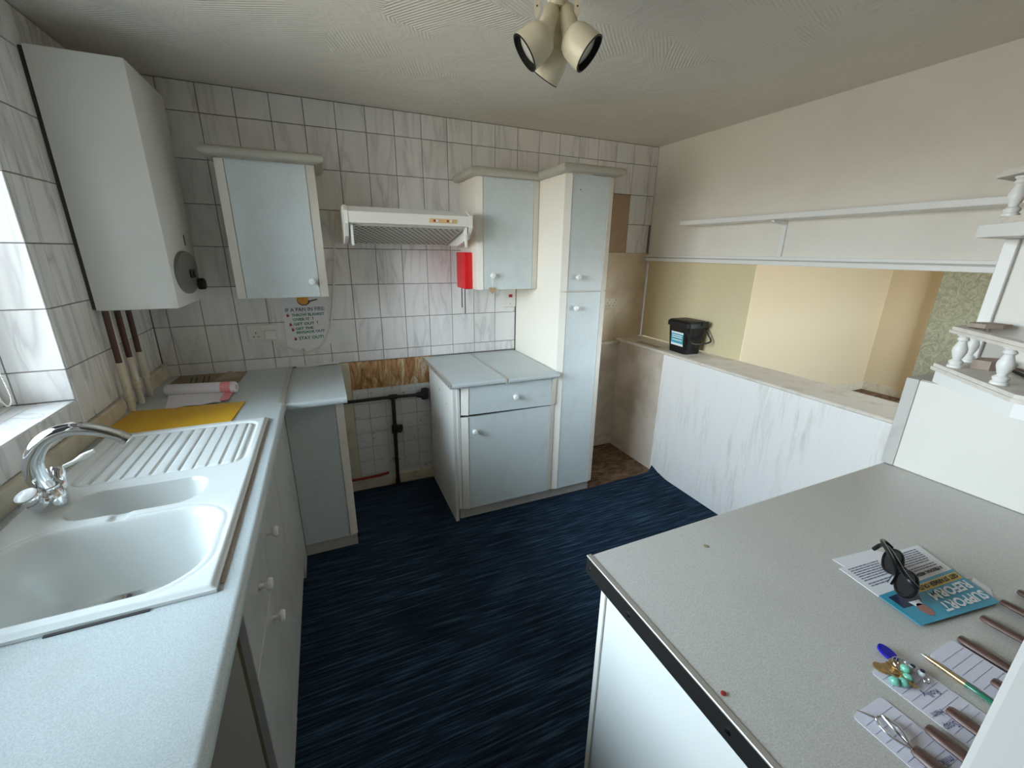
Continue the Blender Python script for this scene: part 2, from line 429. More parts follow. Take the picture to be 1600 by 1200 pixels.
# left wall with window opening
WY0, WY1, WZ0, WZ1 = -.835, -2.23, 1.035, 2.08
bm = NB()
box(bm, -.24, -.006, WY0, .12, -.05, CEIL); box(bm, -.24, -.006, YE - .1, WY1, -.05, CEIL)
box(bm, -.24, -.006, WY1, WY0, -.05, WZ0 - .006); box(bm, -.24, -.006, WY1, WY0, WZ1, CEIL)
wl = struct('wall_left', bm, 'grout')
lcols = [-.0004, -.155, -.305, -.455, -.605, -.755, WY0]
for r in range(len(rows) - 1):
    for c in range(6):
        tile(lcols[c + 1], lcols[c], rows[r], rows[r + 1], 'x', -.006, wl, 'tile_marble_side')
y = WY0
while y > -2.6:
    tile(y - .15, y, .943, WZ0 - .002, 'x', -.006, wl, 'tile_marble_side'); tile(y - .15, y, .879, .943, 'x', -.006, wl, 'tile_marble_side'); y -= .15
# reveal and sill tiles
for r in range(len(rows) - 1):
    z0, z1 = max(rows[r], WZ0), min(rows[r + 1], WZ1)
    if z1 - z0 < .02: continue
    for x0, x1 in ((-.147, -.001), (-.205, -.147)): tile(x0, x1, z0, z1, 'y', WY0 + .0005, wl, 'tile_marble')
y = WY0 - .007
while y > WY1 + .02:
    for x0, x1 in ((-.10, -.001), (-.147, -.10), (-.205, -.147)): tile(x0, x1, max(y - .2, WY1), y, 'z', WZ0 - .0063, wl, 'tile_marble')
    y -= .2
w1 = struct('window_1', B(-.235, -.175, WY0 - .007, WY0 - .057, WZ0, WZ1, .004), 'paint_white')
box_ = lambda *a: obj('window_frame', B(*a, bev=.004), 'paint_white', w1)
box_(-.235, -.175, WY1, WY1 + .05, WZ0, WZ1); box_(-.235, -.175, WY1 + .05, WY0 - .057, WZ0 + .001, WZ0 + .05)
box_(-.235, -.175, WY1 + .05, WY0 - .057, WZ1 - .05, WZ1); box_(-.235, -.175, -1.56, -1.51, WZ0 + .05, WZ1 - .05)
obj('window_pane', B(-.212, -.208, -1.51, WY0 - .057, WZ0 + .05, WZ1 - .05), 'window_glass', w1)
obj('window_pane', B(-.212, -.208, WY1 + .05, -1.56, WZ0 + .05, WZ1 - .05), 'window_glass', w1)
bm = NB(); pth = smoothpath([(-0.128, -0.905, 1.50), (-0.126, -0.905, 1.20), (-0.120, -0.905, 1.09), (-0.124, -0.906, 1.062), (-0.136, -0.907, 1.055), (-0.146, -0.906, 1.09), (-0.144, -0.905, 1.20), (-0.142, -0.905, 1.50)], 14)
for p in pth:
    r_ = bmesh.ops.create_icosphere(bm, subdivisions=1, radius=.0026)
    bmesh.ops.translate(bm, verts=r_['verts'], vec=p)
tube(bm, pth, .0008, 5)
one('blind_chain', bm, 'white_plastic', 'white beaded blind chain hanging in the window reveal', 'chain', smooth=True)
# timber upstand along the left wall
struct('trim_2', B(.0005, .02, -2.6, -.57, .8825, .945, .003), 'cream_wood')
struct('trim_3', B(.0005, .022, -.27, -.002, .8825, .955, .003), 'cream_wood')

# right wall: half wall, ledge, hatch, upper wall
struct('wall_half', B(PON, 3.17, YE, .0, -.05, .884), 'wall_bare')
hb = struct('wall_half_board', B(PON - .006, PON, -2.9, -.53, .0, .884), 'wall_white', label='white painted board on the half wall')
struct('wall_right', B(WR, 3.20, YE - .1, .0, 1.49, CEIL), 'wall_cream')
struct('wall_right_end', B(WR, 3.20, YE - .1, -2.95, .884, 1.49), 'wall_cream')
struct('trim_4', B(PON - .018, 3.175, -2.95, -.001, .884, .902, .004), 'ledge_paint', label='worn painted ledge of the serving hatch')
tr = struct('trim_5', B(3.112, WR, -2.9, -.001, 1.516, 1.532, .002), 'paint_white', label='white sliding track above the hatch')
obj('track_lip', B(3.108, WR, -2.9, -.001, 1.487, 1.510, .002), 'paint_white', tr)
obj('track_groove', B(3.122, WR, -2.9, -.001, 1.509, 1.517), 'plinth_grey', tr)
one('sliding_hatch_panel', B(3.14, 3.146, -.925, -.012, .911, 1.500), 'hatch_board', 'olive beige sliding hatch panel behind the black bin', 'hatch panel')
struct('wall_rear', B(1.9, 3.2, YE - .1, YE, -.05, CEIL), 'plaster_brown')  # unseen wall behind the camera, brown chosen to cut the fill light
struct('wall_rear_left', B(-.24, 1.9, YE - .1, YE, -.05, CEIL), 'plaster_brown')  # unseen too, same dark brown to reduce fill on the units
# open door leaf beside the camera
struct('door_1', B(1.098, 1.138, -3.35, -2.6283, .01, 2.0, .003), 'door_paint')

# dining room beyond the hatch
struct('floor_dining', B(3.17, 6.85, -3.95, .2, -.05, .0), 'floor_bare')
struct('ceiling_dining', B(3.17, 6.85, -3.95, .2, 2.4, 2.5), 'wall_cream')
struct('wall_dining_back', B(3.17, 6.85, .07, .2, .0, 2.4), 'dining_beige')
struct('wall_dining_far', B(6.72, 6.85, -3.95, .07, .0, 2.4), 'dining_beige')
struct('wall_dining_side', B(3.17, 3.20, .0, .07, .0, 2.4), 'dining_beige')
struct('wall_dining_partition', B(3.18, 3.20, -3.95, -2.951, .0, 2.4), 'dining_beige')
struct('wall_dining_lintel', B(3.201, 3.215, -3.0, .069, 1.51, 2.4), 'dining_beige')
cb = struct('wall_chimney', B(6.62, 6.72, -2.2, -.393, .0, 2.4), 'dining_beige')
obj('wallpaper', B(6.612, 6.62, -2.2, -.405, .08, 2.4, .003), 'wallpaper_green', cb, label='embossed green grey wallpaper')
bm = NB(); box(bm, 3.2, 6.72, .055, .07, 0, .10, .003); box(bm, 6.705, 6.72, -.393, .055, 0, .10, .003)
struct('baseboard_dining', bm, 'cream_wood')
bm = NB(); box(bm, 3.17, 3.4, -3.95, -3.8, 0, 2.4); box(bm, 5.6, 6.85, -3.95, -3.8, 0, 2.4); box(bm, 3.4, 5.6, -3.95, -3.8, 0, .85); box(bm, 3.4, 5.6, -3.95, -3.8, 2.15, 2.4)
struct('wall_dining_front', bm, 'dining_beige')
w2 = struct('window_2', B(3.4, 5.6, -3.9, -3.85, .85, .90), 'paint_white')  # unseen window, position chosen to light the dining room walls
for a in ((3.4, 5.6, 2.10, 2.15), (3.4, 3.45, .9, 2.1), (5.55, 5.6, .9, 2.1), (4.47, 4.53, .9, 2.1)): obj('window_frame', B(a[0], a[1], -3.9, -3.85, a[2], a[3]), 'paint_white', w2)
for a in ((3.45, 4.47), (4.53, 5.55)): obj('window_pane', B(a[0], a[1], -3.878, -3.872, .9, 2.1), 'window_glass', w2)

# ================================================================== kitchen units
def knob(parent, pos, axis, r=.0165):
    bm = NB(); lathe(bm, [(.0075, 0), (.0065, .006), (.006, .012), (.012, .016), (r, .022), (r * .96, .028), (r * .72, .032), (.0, .0335)], pos, axis, 18, False)
    return obj('knob', bm, 'knob_white', parent, True)
def front(parent, u0, u1, z0, z1, plane, face, kn=None, name='door', tilt=0.0, trims=(1, 1), tw=.037, mat='door_blue'):
    """a unit front: flat speckled panel between two sloping upright trims"""
    P = (lambda u, d, z: Vector((u, plane - d, z))) if face == 'y' else (lambda u, d, z: Vector((plane + d, u, z)))
    rot = None
    if tilt:
        c = P((u0 + u1) / 2, 0, (z0 + z1) / 2); rot = Matrix.Translation(c) @ Matrix.Rotation(tilt, 4, 'Y' if face == 'y' else 'X') @ Matrix.Translation(-c)
    def fin(bm): return xform(bm, rot) if rot else bm
    a0 = u0 + (tw + .002 if trims[0] else 0); a1 = u1 - (tw + .002 if trims[1] else 0)
    p0 = P(a0, 0, z0); p1 = P(a1, -.018, z1)
    d = obj(name, fin(box(NB(), p0.x, p1.x, p0.y, p1.y, p0.z, p1.z, .0015)), mat, parent)
    for s in (0, 1):
        if not trims[s]: continue
        if s == 0: pr = [(u0, -.018), (u0, -.011), (u0 + tw, .0025), (u0 + tw, -.018)]
        else: pr = [(u1, -.018), (u1, -.011), (u1 - tw, .0025), (u1 - tw, -.018)]
        obj('edge_trim', fin(prism(NB(), pr, lambda u, q: P(u, q, z0), lambda u, q: P(u, q, z1))), 'trim_cream', d)
    if kn:
        knob(d, P(kn[0], 0, kn[1]), (0, -1, 0) if face == 'y' else (1, 0, 0))
    return d
CORN = [(.0, 0), (.012, .0), (.026, .004), (.035, .012), (.038, .021), (.035, .031), (.026, .039), (.012, .043), (.0, .043)]
def cornice(parent, path, z): 
    return obj('cornice', sweep(NB(), [(q, z + h) for q, h in CORN], path), 'cornice_grey', parent, True)

# wall cabinet beside the boiler
c1 = T('wall_cabinet', 'pale blue wall cabinet above the fire notice, next to the boiler', 'cabinet', (.638, -.15, 1.308), 'kitchen wall units')
obj('body', B(.442, .834, -.292, -.001, 1.308, 1.912, .001), 'melamine', c1)
front(c1, .438, .836, 1.308, 1.910, -.312, 'y', (.768, 1.384))
cornice(c1, [(.434, -.002), (.434, -.318), (.840, -.318), (.840, -.002)], 1.912)
# wall cabinet right of the hood
c2 = T('wall_cabinet', 'pale blue wall cabinet between the hood and the tall larder unit', 'cabinet', (1.83, -.15, 1.325), 'kitchen wall units')
obj('body', B(1.633, 2.020, -.302, -.001, 1.325, 1.928, .001), 'melamine', c2)
front(c2, 1.630, 2.018, 1.325, 1.926, -.322, 'y', (1.720, 1.406))
cornice(c2, [(1.628, -.002), (1.628, -.328), (2.018, -.328)], 1.928)
# tall unit
tu = T('larder_unit', 'tall narrow pale blue larder unit reaching to the cornice', 'cabinet', (2.17, -.3, 0))
obj('body', B(2.022, 2.324, -.592, -.002, .08, 1.930, .001), 'melamine', tu)
front(tu, 2.020, 2.326, 1.334, 1.929, -.612, 'y', (2.118, 1.408))
front(tu, 2.020, 2.326, .078, 1.326, -.612, 'y', (2.114, 1.238))
obj('plinth', B(2.02, 2.322, -.575, -.555, .0, .08), 'plinth_grey', tu)
obj('screw', lathe(NB(), [(.003, 0), (.003, .001), (.0, .0012)], (2.108, -.612, 1.855), (0, -1, 0), 10, False), 'print_dark', tu)
cornice(tu, [(2.018, -.366), (2.018, -.618), (2.330, -.618), (2.330, -.30)], 1.931)
# base unit with drawer
bu = T('base_unit', 'pale blue base unit with a sagging drawer, left of the larder', 'cabinet', (1.7, -.3, 0), 'kitchen base units')
bm = NB(); box(bm, 1.390, 1.408, -.592, -.03, .0, .835); box(bm, 1.408, 2.0, -.592, -.03, .08, .098); box(bm, 1.98, 1.998, -.592, -.03, .08, .835); box(bm, 1.408, 1.98, -.05, -.03, .098, .835)
obj('body', bm, 'melamine_worn', bu)
obj('filler_post', B(1.409, 1.428, -.600, -.55, .083, .835, .002), 'melamine_worn', bu)
front(bu, 1.430, 2.016, .083, .663, -.615, 'y', (1.500, .580))
front(bu, 1.430, 2.017, .676, .838, -.624, 'y', (1.742, .758), name='drawer_front', tilt=math.radians(1.1))
obj('rail', B(1.408, 1.98, -.590, -.57, .655, .70), 'print_dark', bu)
obj('plinth', B(1.42, 2.019, -.575, -.555, .0, .082), 'plinth_grey', bu)
obj('plinth_end', B(1.398, 1.42, -.568, -.556, .0, .07), 'floor_bare', bu)
for (a, b) in ((-.12, .62), (-.12, .42), (-.45, .70), (-.47, .38), (-.47, .20), (-.3, .74)):
    obj('screw_hole', lathe(NB(), [(.0035, 0), (.0035, .0008), (.0, .001)], (1.390, a, b), (-1, 0, 0), 8, False), 'print_dark', bu)
# narrow base unit at the left of the cooker gap
nu = T('base_unit', 'narrow base unit in the corner, left of the empty cooker gap', 'cabinet', (.72, -.3, 0), 'kitchen base units')
obj('body', B(.60, .838, -.56, -.03, .0, .835), 'melamine_worn', nu)
front(nu, .584, .842, .066, .835, -.580, 'y', None, trims=(0, 1))
obj('plinth', B(.584, .838, -.575, -.560, .0, .064), 'plinth_grey', nu)
# left run under the sink
lu = T('sink_base_unit', 'wide white base unit under the sink, door knob near its end', 'cabinet', (.3, -1.1, 0), 'kitchen base units')
bm = NB(); box(bm, .03, .56, -.76, -.742, .0, .835); box(bm, .03, .56, -1.498, -1.48, .0, .72); box(bm, .03, .56, -1.48, -.76, .08, .098)
obj('body', bm, 'melamine', lu)
front(lu, -1.118, -.745, .075, .838, .583, 'x', None, trims=(0, 0), mat='front_shade_grey')
front(lu, -1.498, -1.124, .075, .838, .583, 'x', (-1.425, .735), trims=(0, 0), mat='front_shade_grey')
obj('corner_filler', B(.565, .583, -.7435, -.5805, .0, .838), 'front_shade_grey', lu)
obj('plinth', B(.53, .548, -1.498, -.76, .0, .08), 'plinth_grey', lu)
du = T('drawer_base_unit', 'narrow white drawer unit under the near end of the sink', 'cabinet', (.3, -1.65, 0), 'kitchen base units')
bm = NB(); box(bm, .03, .56, -1.80, -1.782, .0, .835); box(bm, .03, .56, -1.518, -1.50, .0, .72); box(bm, .03, .56, -1.782, -1.518, .08, .098)
obj('body', bm, 'melamine', du)
obj('panel_edge', B(.56, .567, -1.80, -1.782, .0, .835), 'kraft', du)
front(du, -1.80, -1.502, .612, .800, .584, 'x', (-1.630, .718), name='drawer_front', trims=(0, 0), mat='front_shade_grey')
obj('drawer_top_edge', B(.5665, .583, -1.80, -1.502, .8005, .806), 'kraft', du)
front(du, -1.80, -1.502, .075, .606, .584, 'x', (-1.557, .545), trims=(0, 0), mat='front_shade_grey')
obj('plinth', B(.53, .548, -1.80, -1.50, .0, .08), 'plinth_grey', du)

# ---- worktops
def nose(bm, x0, x1, yf, yb, z0, z1):      # slab with a rounded front edge facing -Y
    r = (z1 - z0) / 2 * .9; pts = [(yb, z0), (yb, z1)]
    for k in range(7): a = math.radians(90 + 15 * k); pts.append((yf + r * .7 + r * .7 * math.cos(a), z1 - r + r * math.sin(a)))
    for k in range(7): a = math.radians(180 + 15 * k); pts.append((yf + r * .7 + r * .7 * math.cos(a), z0 + r + r * math.sin(a)))
    return prism_x(bm, pts, x0, x1)
bm = NB()
r = .017; pts = [(.52, .845), (.52, .882)]
for k in range(7): a = math.radians(90 - 15 * k); pts.append((.604 - r + r * math.cos(a), .882 - r + r * math.sin(a)))
pts.append((.604, .860)); pts.append((.600, .847)); pts.append((.595, .845))
prism_y(bm, pts, -2.75, -.66)
box(bm, .0005, .576, -.66, -.0005, .845, .882); box(bm, .0005, .52, -.87, -.66, .845, .882); box(bm, .0005, .075, -1.795, -.87, .845, .882); box(bm, .0005, .52, -2.75, -1.795, .845, .882)
one('worktop', bm, 'worktop_grey', 'long pale grey worktop holding the sink along the window wall', 'worktop', smooth=True)
one('joining_strip', B(.577, .600, -.655, -.002, .846, .885, .002), 'edge_alu', 'metal joining strip between the long worktop and the corner offcut', 'strip')
one('worktop', nose(NB(), .6005, .860, -.66, -.0005, .843, .874), 'worktop_grey', 'short worktop offcut on the narrow corner unit', 'worktop', smooth=True)
one('worktop', nose(NB(), 1.372, 1.676, -.648, -.0005, .846, .873), 'worktop_grey', 'left piece of worktop on the drawer base unit', 'worktop', smooth=True)
one('worktop', nose(NB(), 1.692, 2.012, -.660, -.0005, .846, .873), 'worktop_grey', 'right piece of worktop on the drawer base unit, against the larder', 'worktop', smooth=True)
one('joining_strip', B(1.677, 1.691, -.656, -.002, .8465, .875, .0015), 'edge_alu', 'metal joining strip between the two worktop pieces left of the larder', 'strip')
es = one('edge_strip', B(1.363, 1.3715, -.645, -.002, .846, .875, .0015), 'edge_alu', 'metal end strip on the worktop beside the cooker gap', 'strip')
for yy in (-.62, -.33): obj('screw', lathe(NB(), [(.004, 0), (.004, .0012), (0, .0016)], (1.363, yy, .860), (-1, 0, 0), 10, False), 'print_dark', es)
obj('sealant_strip', tube(NB(), smoothpath([(.62, -.004, .878), (.70, -.005, .879), (.77, -.006, .884), (.85, -.006, .884)]), .006, 6), 'white_plastic', bpy.data.objects['worktop.001'], True)

# ---- sink (moulded 1.5 bowl with drainer)
SX0, SX1, SY0, SY1 = .048, .556, -1.823, -.846; SZ = .897
def sd_rr(x, y, x0, x1, y0, y1, r):
    cx, cy = (x0 + x1) / 2, (y0 + y1) / 2; qx = abs(x - cx) - (x1 - x0) / 2 + r; qy = abs(y - cy) - (y1 - y0) / 2 + r
    return math.hypot(max(qx, 0), max(qy, 0)) + min(max(qx, qy), 0) - r
def sm(t): t = max(0, min(1, t)); return t * t * (3 - 2 * t)
def sink_z(x, y):
    z = SZ
    e = min(x - SX0, SX1 - x, y - SY0, SY1 - y)
    if e < .012: z -= .007 * (1 - sm(e / .012))
    d1 = sd_rr(x, y, .10, .522, -1.793, -1.478, .105)
    dd = sd_rr(x, y, .085, .536, -1.806, -1.466, .115)
    if d1 < 0: z -= .165 * sm(-d1 / .085) ** .75
    d2 = sd_rr(x, y, .155, .452, -1.447, -1.298, .062)
    if d2 < 0: z -= .115 * sm(-d2 / .05) ** .75
    # overflow dip between the bowls
    z -= .007 * sm(1.6 * (1 - abs(x - .29) / .024)) * sm(1.6 * (1 - abs(y + 1.462) / .022))
    if dd < 0.004 and dd > -.004: z -= .0008
    # drainer
    d3 = sd_rr(x, y, .098, .530, -1.252, -.878, .05)
    if d3 < 0:
        z -= .0055 * sm(-d3 / .008)
        if d3 < -.012:
            t = ((x - .115) / .0345) % 1.0
            z += .0050 * sm((.5 - abs(t - .5)) / .16) * sm((-d3 - .012) / .01)
    return z
nx, ny = 150, 280
bm = NB(); G = []
for i in range(nx + 1):
    x = SX0 + (SX1 - SX0) * i / nx
    G.append([bm.verts.new((x, SY0 + (SY1 - SY0) * j / ny, sink_z(x, SY0 + (SY1 - SY0) * j / ny))) for j in range(ny + 1)])
for i in range(nx):
    for j in range(ny): bm.faces.new((G[i][j], G[i + 1][j], G[i + 1][j + 1], G[i][j + 1]))
per = [G[i][0] for i in range(nx + 1)] + [G[nx][j] for j in range(1, ny + 1)] + [G[i][ny] for i in range(nx - 1, -1, -1)] + [G[0][j] for j in range(ny - 1, 0, -1)]
low = [bm.verts.new((v.co.x, v.co.y, .883)) for v in per]
for i in range(len(per)): bm.faces.new((per[i], low[i], low[(i + 1) % len(per)], per[(i + 1) % len(per)]))
sk = T('sink', 'white one and a half bowl sink with ribbed drainer under the window', 'sink', (.3, -1.33, .883))
obj('bowls', bm, 'sink_white', sk, True)
bm = NB(); lathe(bm, [(.0, .001), (.022, .001), (.026, .004), (.040, .0045), (.044, .002), (.045, .0)], (.30, -1.585, SZ - .165), (0, 0, 1), 28, False); obj('waste', bm, 'steel', sk, True)
bm = NB(); lathe(bm, [(.0, .001), (.016, .001), (.020, .003), (.030, .0035), (.033, .0)], (.31, -1.372, SZ - .115), (0, 0, 1), 24, False); obj('waste', bm, 'steel', sk, True)
obj('sealant_stain', B(.557, .564, -1.80, -.87, .8822, .884), 'driftwood', sk)
obj('seal_gap', B(.30, .45, -1.829, -1.8235, .8822, .8845), 'print_dark', sk)

# ---- mixer tap
TX, TY = .114, -1.342
tp = T('mixer_tap', 'chrome mixer tap with a swan neck behind the half bowl', 'tap', (TX, TY, .897))
bm = NB(); lathe(bm, [(.033, 0), (.035, .010), (.034, .03), (.029, .045), (.024, .052)], (TX, TY, .8965), (0, 0, 1), 28); obj('body', bm, 'chrome', tp, True)
bm = NB(); tube(bm, smoothpath([(TX - .004, TY - .052, .946), (TX - .002, TY - .04, .936), (TX, TY, .925), (TX, TY + .040, .935), (TX, TY + .048, .942)]), [.018] * 6 + [.024] * 13 + [.017] * 6, 16); obj('arms', bm, 'chrome', tp, True)
bm = NB(); lathe(bm, [(.016, 0), (.021, .004), (.0245, .012), (.0245, .020), (.0225, .024)], (TX - .005, TY - .048, .942), (-.12, -.40, .9), 24); hn = obj('handle', bm, 'chrome', tp, True)
bm = NB(); lathe(bm, [(.0215, .0242), (.019, .0262), (.0, .027)], (TX - .005, TY - .048, .942), (-.12, -.40, .9), 24, False); obj('cap', bm, 'knob_white', hn, True)
bm = NB(); lathe(bm, [(.014, 0), (.016, .006), (.016, .042), (.012, .048), (.0, .049)], (TX + .002, TY + .047, .935), (.05, .25, .95), 20, False)
h2 = obj('handle', bm, 'chrome', tp, True)
bm = NB(); tube(bm, smoothpath([(TX + .012, TY + .060, .974), (TX + .032, TY + .074, .980), (TX + .052, TY + .088, .988), (TX + .070, TY + .100, .996)]), [.0055] * 8 + [.0065, .0075, .0085, .009, .009, .0085, .008, .007, .006, .006, .005][:11], 10); obj('lever', bm, 'white_plastic', h2, True)
sp = smoothpath([(TX, TY, .945), (TX - .006, TY - .004, .985), (TX + .002, TY - .010, 1.035), (.150, TY - .014, 1.083), (.198, TY - .016, 1.104), (.246, -1.359, 1.097), (.285, -1.359, 1.076), (.302, -1.358, 1.060)])
bm = NB(); tube(bm, sp, [.0215 - .0070 * min(1, i / (len(sp) - 8)) for i in range(len(sp))], 20); obj('spout', bm, 'chrome', tp, True)
bm = NB(); lathe(bm, [(.0145, 0), (.0155, .003), (.0155, .013), (.013, .015)], (.297, -1.358, 1.065), (.75, .02, -.66), 18); obj('nozzle', bm, 'steel', tp, True)
bm = NB(); lathe(bm, [(.025, 0), (.026, .003), (.025, .007)], (TX, TY, .947), (0, 0, 1), 24); obj('collar', bm, 'steel', tp, True)

# ---- boiler
bo = T('boiler', 'white wall mounted boiler in the corner over the worktop', 'boiler', (.136, -.36, 1.30))
obj('casing', B(.012, .272, -.566, -.155, 1.300, 2.157, .006, 2), 'boiler_white', bo, True)
obj('back_plate', B(.0005, .012, -.560, -.16, 1.305, 2.15), 'print_dark', bo)
bm = NB(); pts = []
for k in range(32):
    a = 2 * math.pi * k / 32; pts.append((-.365 + .165 * math.cos(a) - .045 * math.sin(a) * 0, 1.433 + .09 * math.sin(a)))
prism_x(bm, pts, .272, .280); cp = obj('control_panel', bm, 'control_grey', bo, True)
obj('panel_lid', prism_x(NB(), [(-.365 + .150 * math.cos(a) , 1.449 + .070 * math.sin(a)) for a in [math.pi * k / 14 for k in range(15)]], .280, .284), 'control_grey', cp)
obj('display', B(.280, .287, -.345, -.262, 1.408, 1.443, .002), 'black_gloss', cp)
obj('dial', lathe(NB(), [(.012, 0), (.012, .006), (0, .0065)], (.287, -.285, 1.425), (1, 0, 0), 16, False), 'control_grey', cp, True)
obj('dial', lathe(NB(), [(.026, 0), (.026, .022), (.022, .027), (0, .028)], (.280, -.235, 1.375), (1, 0, 0), 20, False), 'black_matt', cp, True)
obj('slot', B(.272, .2735, -.295, -.280, 1.545, 1.590), 'print_dark', bo)
for i, (yy, zc) in enumerate(((-.545, 1.09), (-.44, 1.09), (-.335, 1.09))):
    p = T('heating_pipe', ['front pipe', 'middle pipe', 'back pipe'][i] + ' of three below the boiler, brown above and cream below', 'pipe', (.03, yy, .882), 'boiler pipes')
    obj('bare_length', lathe(NB(), [(.0105, 0), (.0105, 1.2995 - zc)], (.03, yy, zc), (0, 0, 1), 14), 'pipe_brown', p, True)
    obj('painted_length', lathe(NB(), [(.0125, 0), (.0125, zc - .8835), (.0108, zc - .8815)], (.03, yy, .8825), (0, 0, 1), 14), 'pipe_cream', p, True)
    obj('fitting', lathe(NB(), [(.0125, 0), (.0165, .004), (.0165, .03), (.0125, .034)], (.03, yy, .93 + .02 * i), (0, 0, 1), 14), 'pipe_cream', p, True)
for yy in (-.49, -.39):
    one('heating_pipe', lathe(NB(), [(.0085, 0), (.0085, .415)], (.018, yy, .8835), (0, 0, 1), 12), 'pipe_cream', 'thin cream pipe between the brown boiler pipes, ' + ('nearer the tap' if yy < -.45 else 'nearer the corner'), 'pipe', 'thin boiler pipes', True)

# ---- cooker hood
ho = T('cooker_hood', 'white cooker hood with perforated grey filter on the tiled wall', 'cooker hood', (1.25, -.2, 1.56))
bm = NB(); prism_x(bm, [(-.001, 1.58), (-.001, 1.735), (-.40, 1.735), (-.455, 1.709), (-.455, 1.66), (-.44, 1.656), (-.42, 1.668), (-.03, 1.60)], .955, 1.545); obj('canopy', bm, 'hood_white', ho)
obj('side_cheek', prism_x(NB(), [(-.001, 1.57), (-.001, 1.74), (-.40, 1.74), (-.457, 1.712), (-.457, 1.655), (-.40, 1.60), (-.22, 1.565)], .938, .9545), 'hood_white', ho)
obj('side_cheek', prism_x(NB(), [(-.001, 1.57), (-.001, 1.74), (-.40, 1.74), (-.457, 1.712), (-.457, 1.655), (-.40, 1.60), (-.22, 1.565)], 1.5455, 1.562), 'hood_white', ho)
for xx in (.963, 1.527): obj('visor_arm', prism_x(NB(), [(-.44, 1.655), (-.405, 1.655), (-.425, 1.557), (-.44, 1.557)], xx, xx + .010), 'hood_white', ho)
fa, fb = Vector((0, -.425, 1.650)), Vector((0, -.04, 1.572))
bm = NB(); prism_x(bm, [(fa.y, fa.z), (fb.y, fb.z), (fb.y, fb.z + .012), (fa.y, fa.z + .012)], .975, 1.525); fl = obj('filter', bm, 'hood_filter', ho)
bm = NB(); dn = Vector((0, -(fb.z - fa.z), fb.y - fa.y)).normalized()
if dn.z > 0: dn = -dn
for i in range(36):
    for j in range(14):
        if (i + j) % 2: continue
        t = .07 + .86 * j / 13; p = fa.lerp(fb, t) + dn * .0006; p.x = .992 + .516 * i / 35
        lathe(bm, [(.0085, 0), (.0085, .0002)], p, dn, 6, True)
obj('perforations', bm, 'black_matt', fl, kind='stuff')
cs = obj('control_strip', B(1.335, 1.475, -.4575, -.4552, 1.672, 1.692, .001), 'yellowed', ho)
for xx in (1.368, 1.440): obj('slider', B(xx, xx + .014, -.462, -.4576, 1.676, 1.688, .002), 'white_plastic', cs)
for xx in (1.356, 1.424): obj('switch_hole', B(xx, xx + .011, -.4582, -.4576, 1.677, 1.687), 'red_paint', cs)

# ---- things on the back wall
def socket(name, label, x0, x1, z0, z1, y, holes, mat='white_plastic'):
    t = T(name, label, 'socket', ((x0 + x1) / 2, y, (z0 + z1) / 2), 'wall sockets')
    obj('face_plate', B(x0, x1, y - .010, y - .0008, z0, z1, .003, 2), mat, t)
    for hx in holes:
        for dx, dz, w, h in ((0, .014, .004, .009), (-.012, -.008, .008, .004), (.012, -.008, .008, .004)):
            obj('pin_hole', B(hx + dx - w / 2, hx + dx + w / 2, y - .0108, y - .0098, (z0 + z1) / 2 - .012 + dz - h / 2, (z0 + z1) / 2 - .012 + dz + h / 2), 'print_dark', t)
        obj('rocker', B(hx + .010, hx + .024, y - .0135, y - .0098, (z0 + z1) / 2 + .018, (z0 + z1) / 2 + .034, .001), mat, t)
    return t
socket('double_socket', 'white double wall socket with a plug in it, left of the fire notice', .404, .553, 1.046, 1.134, 0.0, (.445, .512))
socket('double_socket', 'yellowed double wall socket half hidden behind the larder unit', 2.745, 2.892, 1.133, 1.215, .0012, (2.785, 2.85), 'cream_wood')
pg = T('plug', 'white plug in the double socket with a cable to the hood', 'plug', (.515, -.02, 1.08))
obj('plug_body', B(.490, .545, -.045, -.0112, 1.055, 1.105, .006, 2), 'white_plastic', pg, True)
cab = [(.535, -.030, 1.056), (.575, -.022, 1.015), (.64, -.012, .975), (.70, -.010, .965), (.765, -.010, 1.0), (.815, -.010, 1.075), (.838, -.010, 1.16), (.862, -.010, 1.30), (.885, -.010, 1.45), (.90, -.010, 1.60), (.915, -.012, 1.70), (.936, -.02, 1.722)]
obj('cable', tube(NB(), smoothpath(cab, 8), .0052, 8), 'wire_white', pg, True)
sw = T('cooker_switch', 'white cooker switch with a red rocker beside the larder unit', 'switch', (1.978, 0, 1.235))
obj('face_plate', B(1.932, 2.016, -.010, -.0008, 1.178, 1.310, .003, 2), 'white_plastic', sw)
obj('rocker', B(1.963, 1.990, -.0145, -.0098, 1.243, 1.262, .002), 'neon_red', sw)
obj('lower_lip', B(1.936, 2.005, -.006, -.0008, 1.145, 1.176, .001), 'white_plastic', sw)
obj('screw', lathe(NB(), [(.003, 0), (.003, .001), (0, .0012)], (1.976, -.010, 1.200), (0, -1, 0), 8, False), 'print_dark', sw)

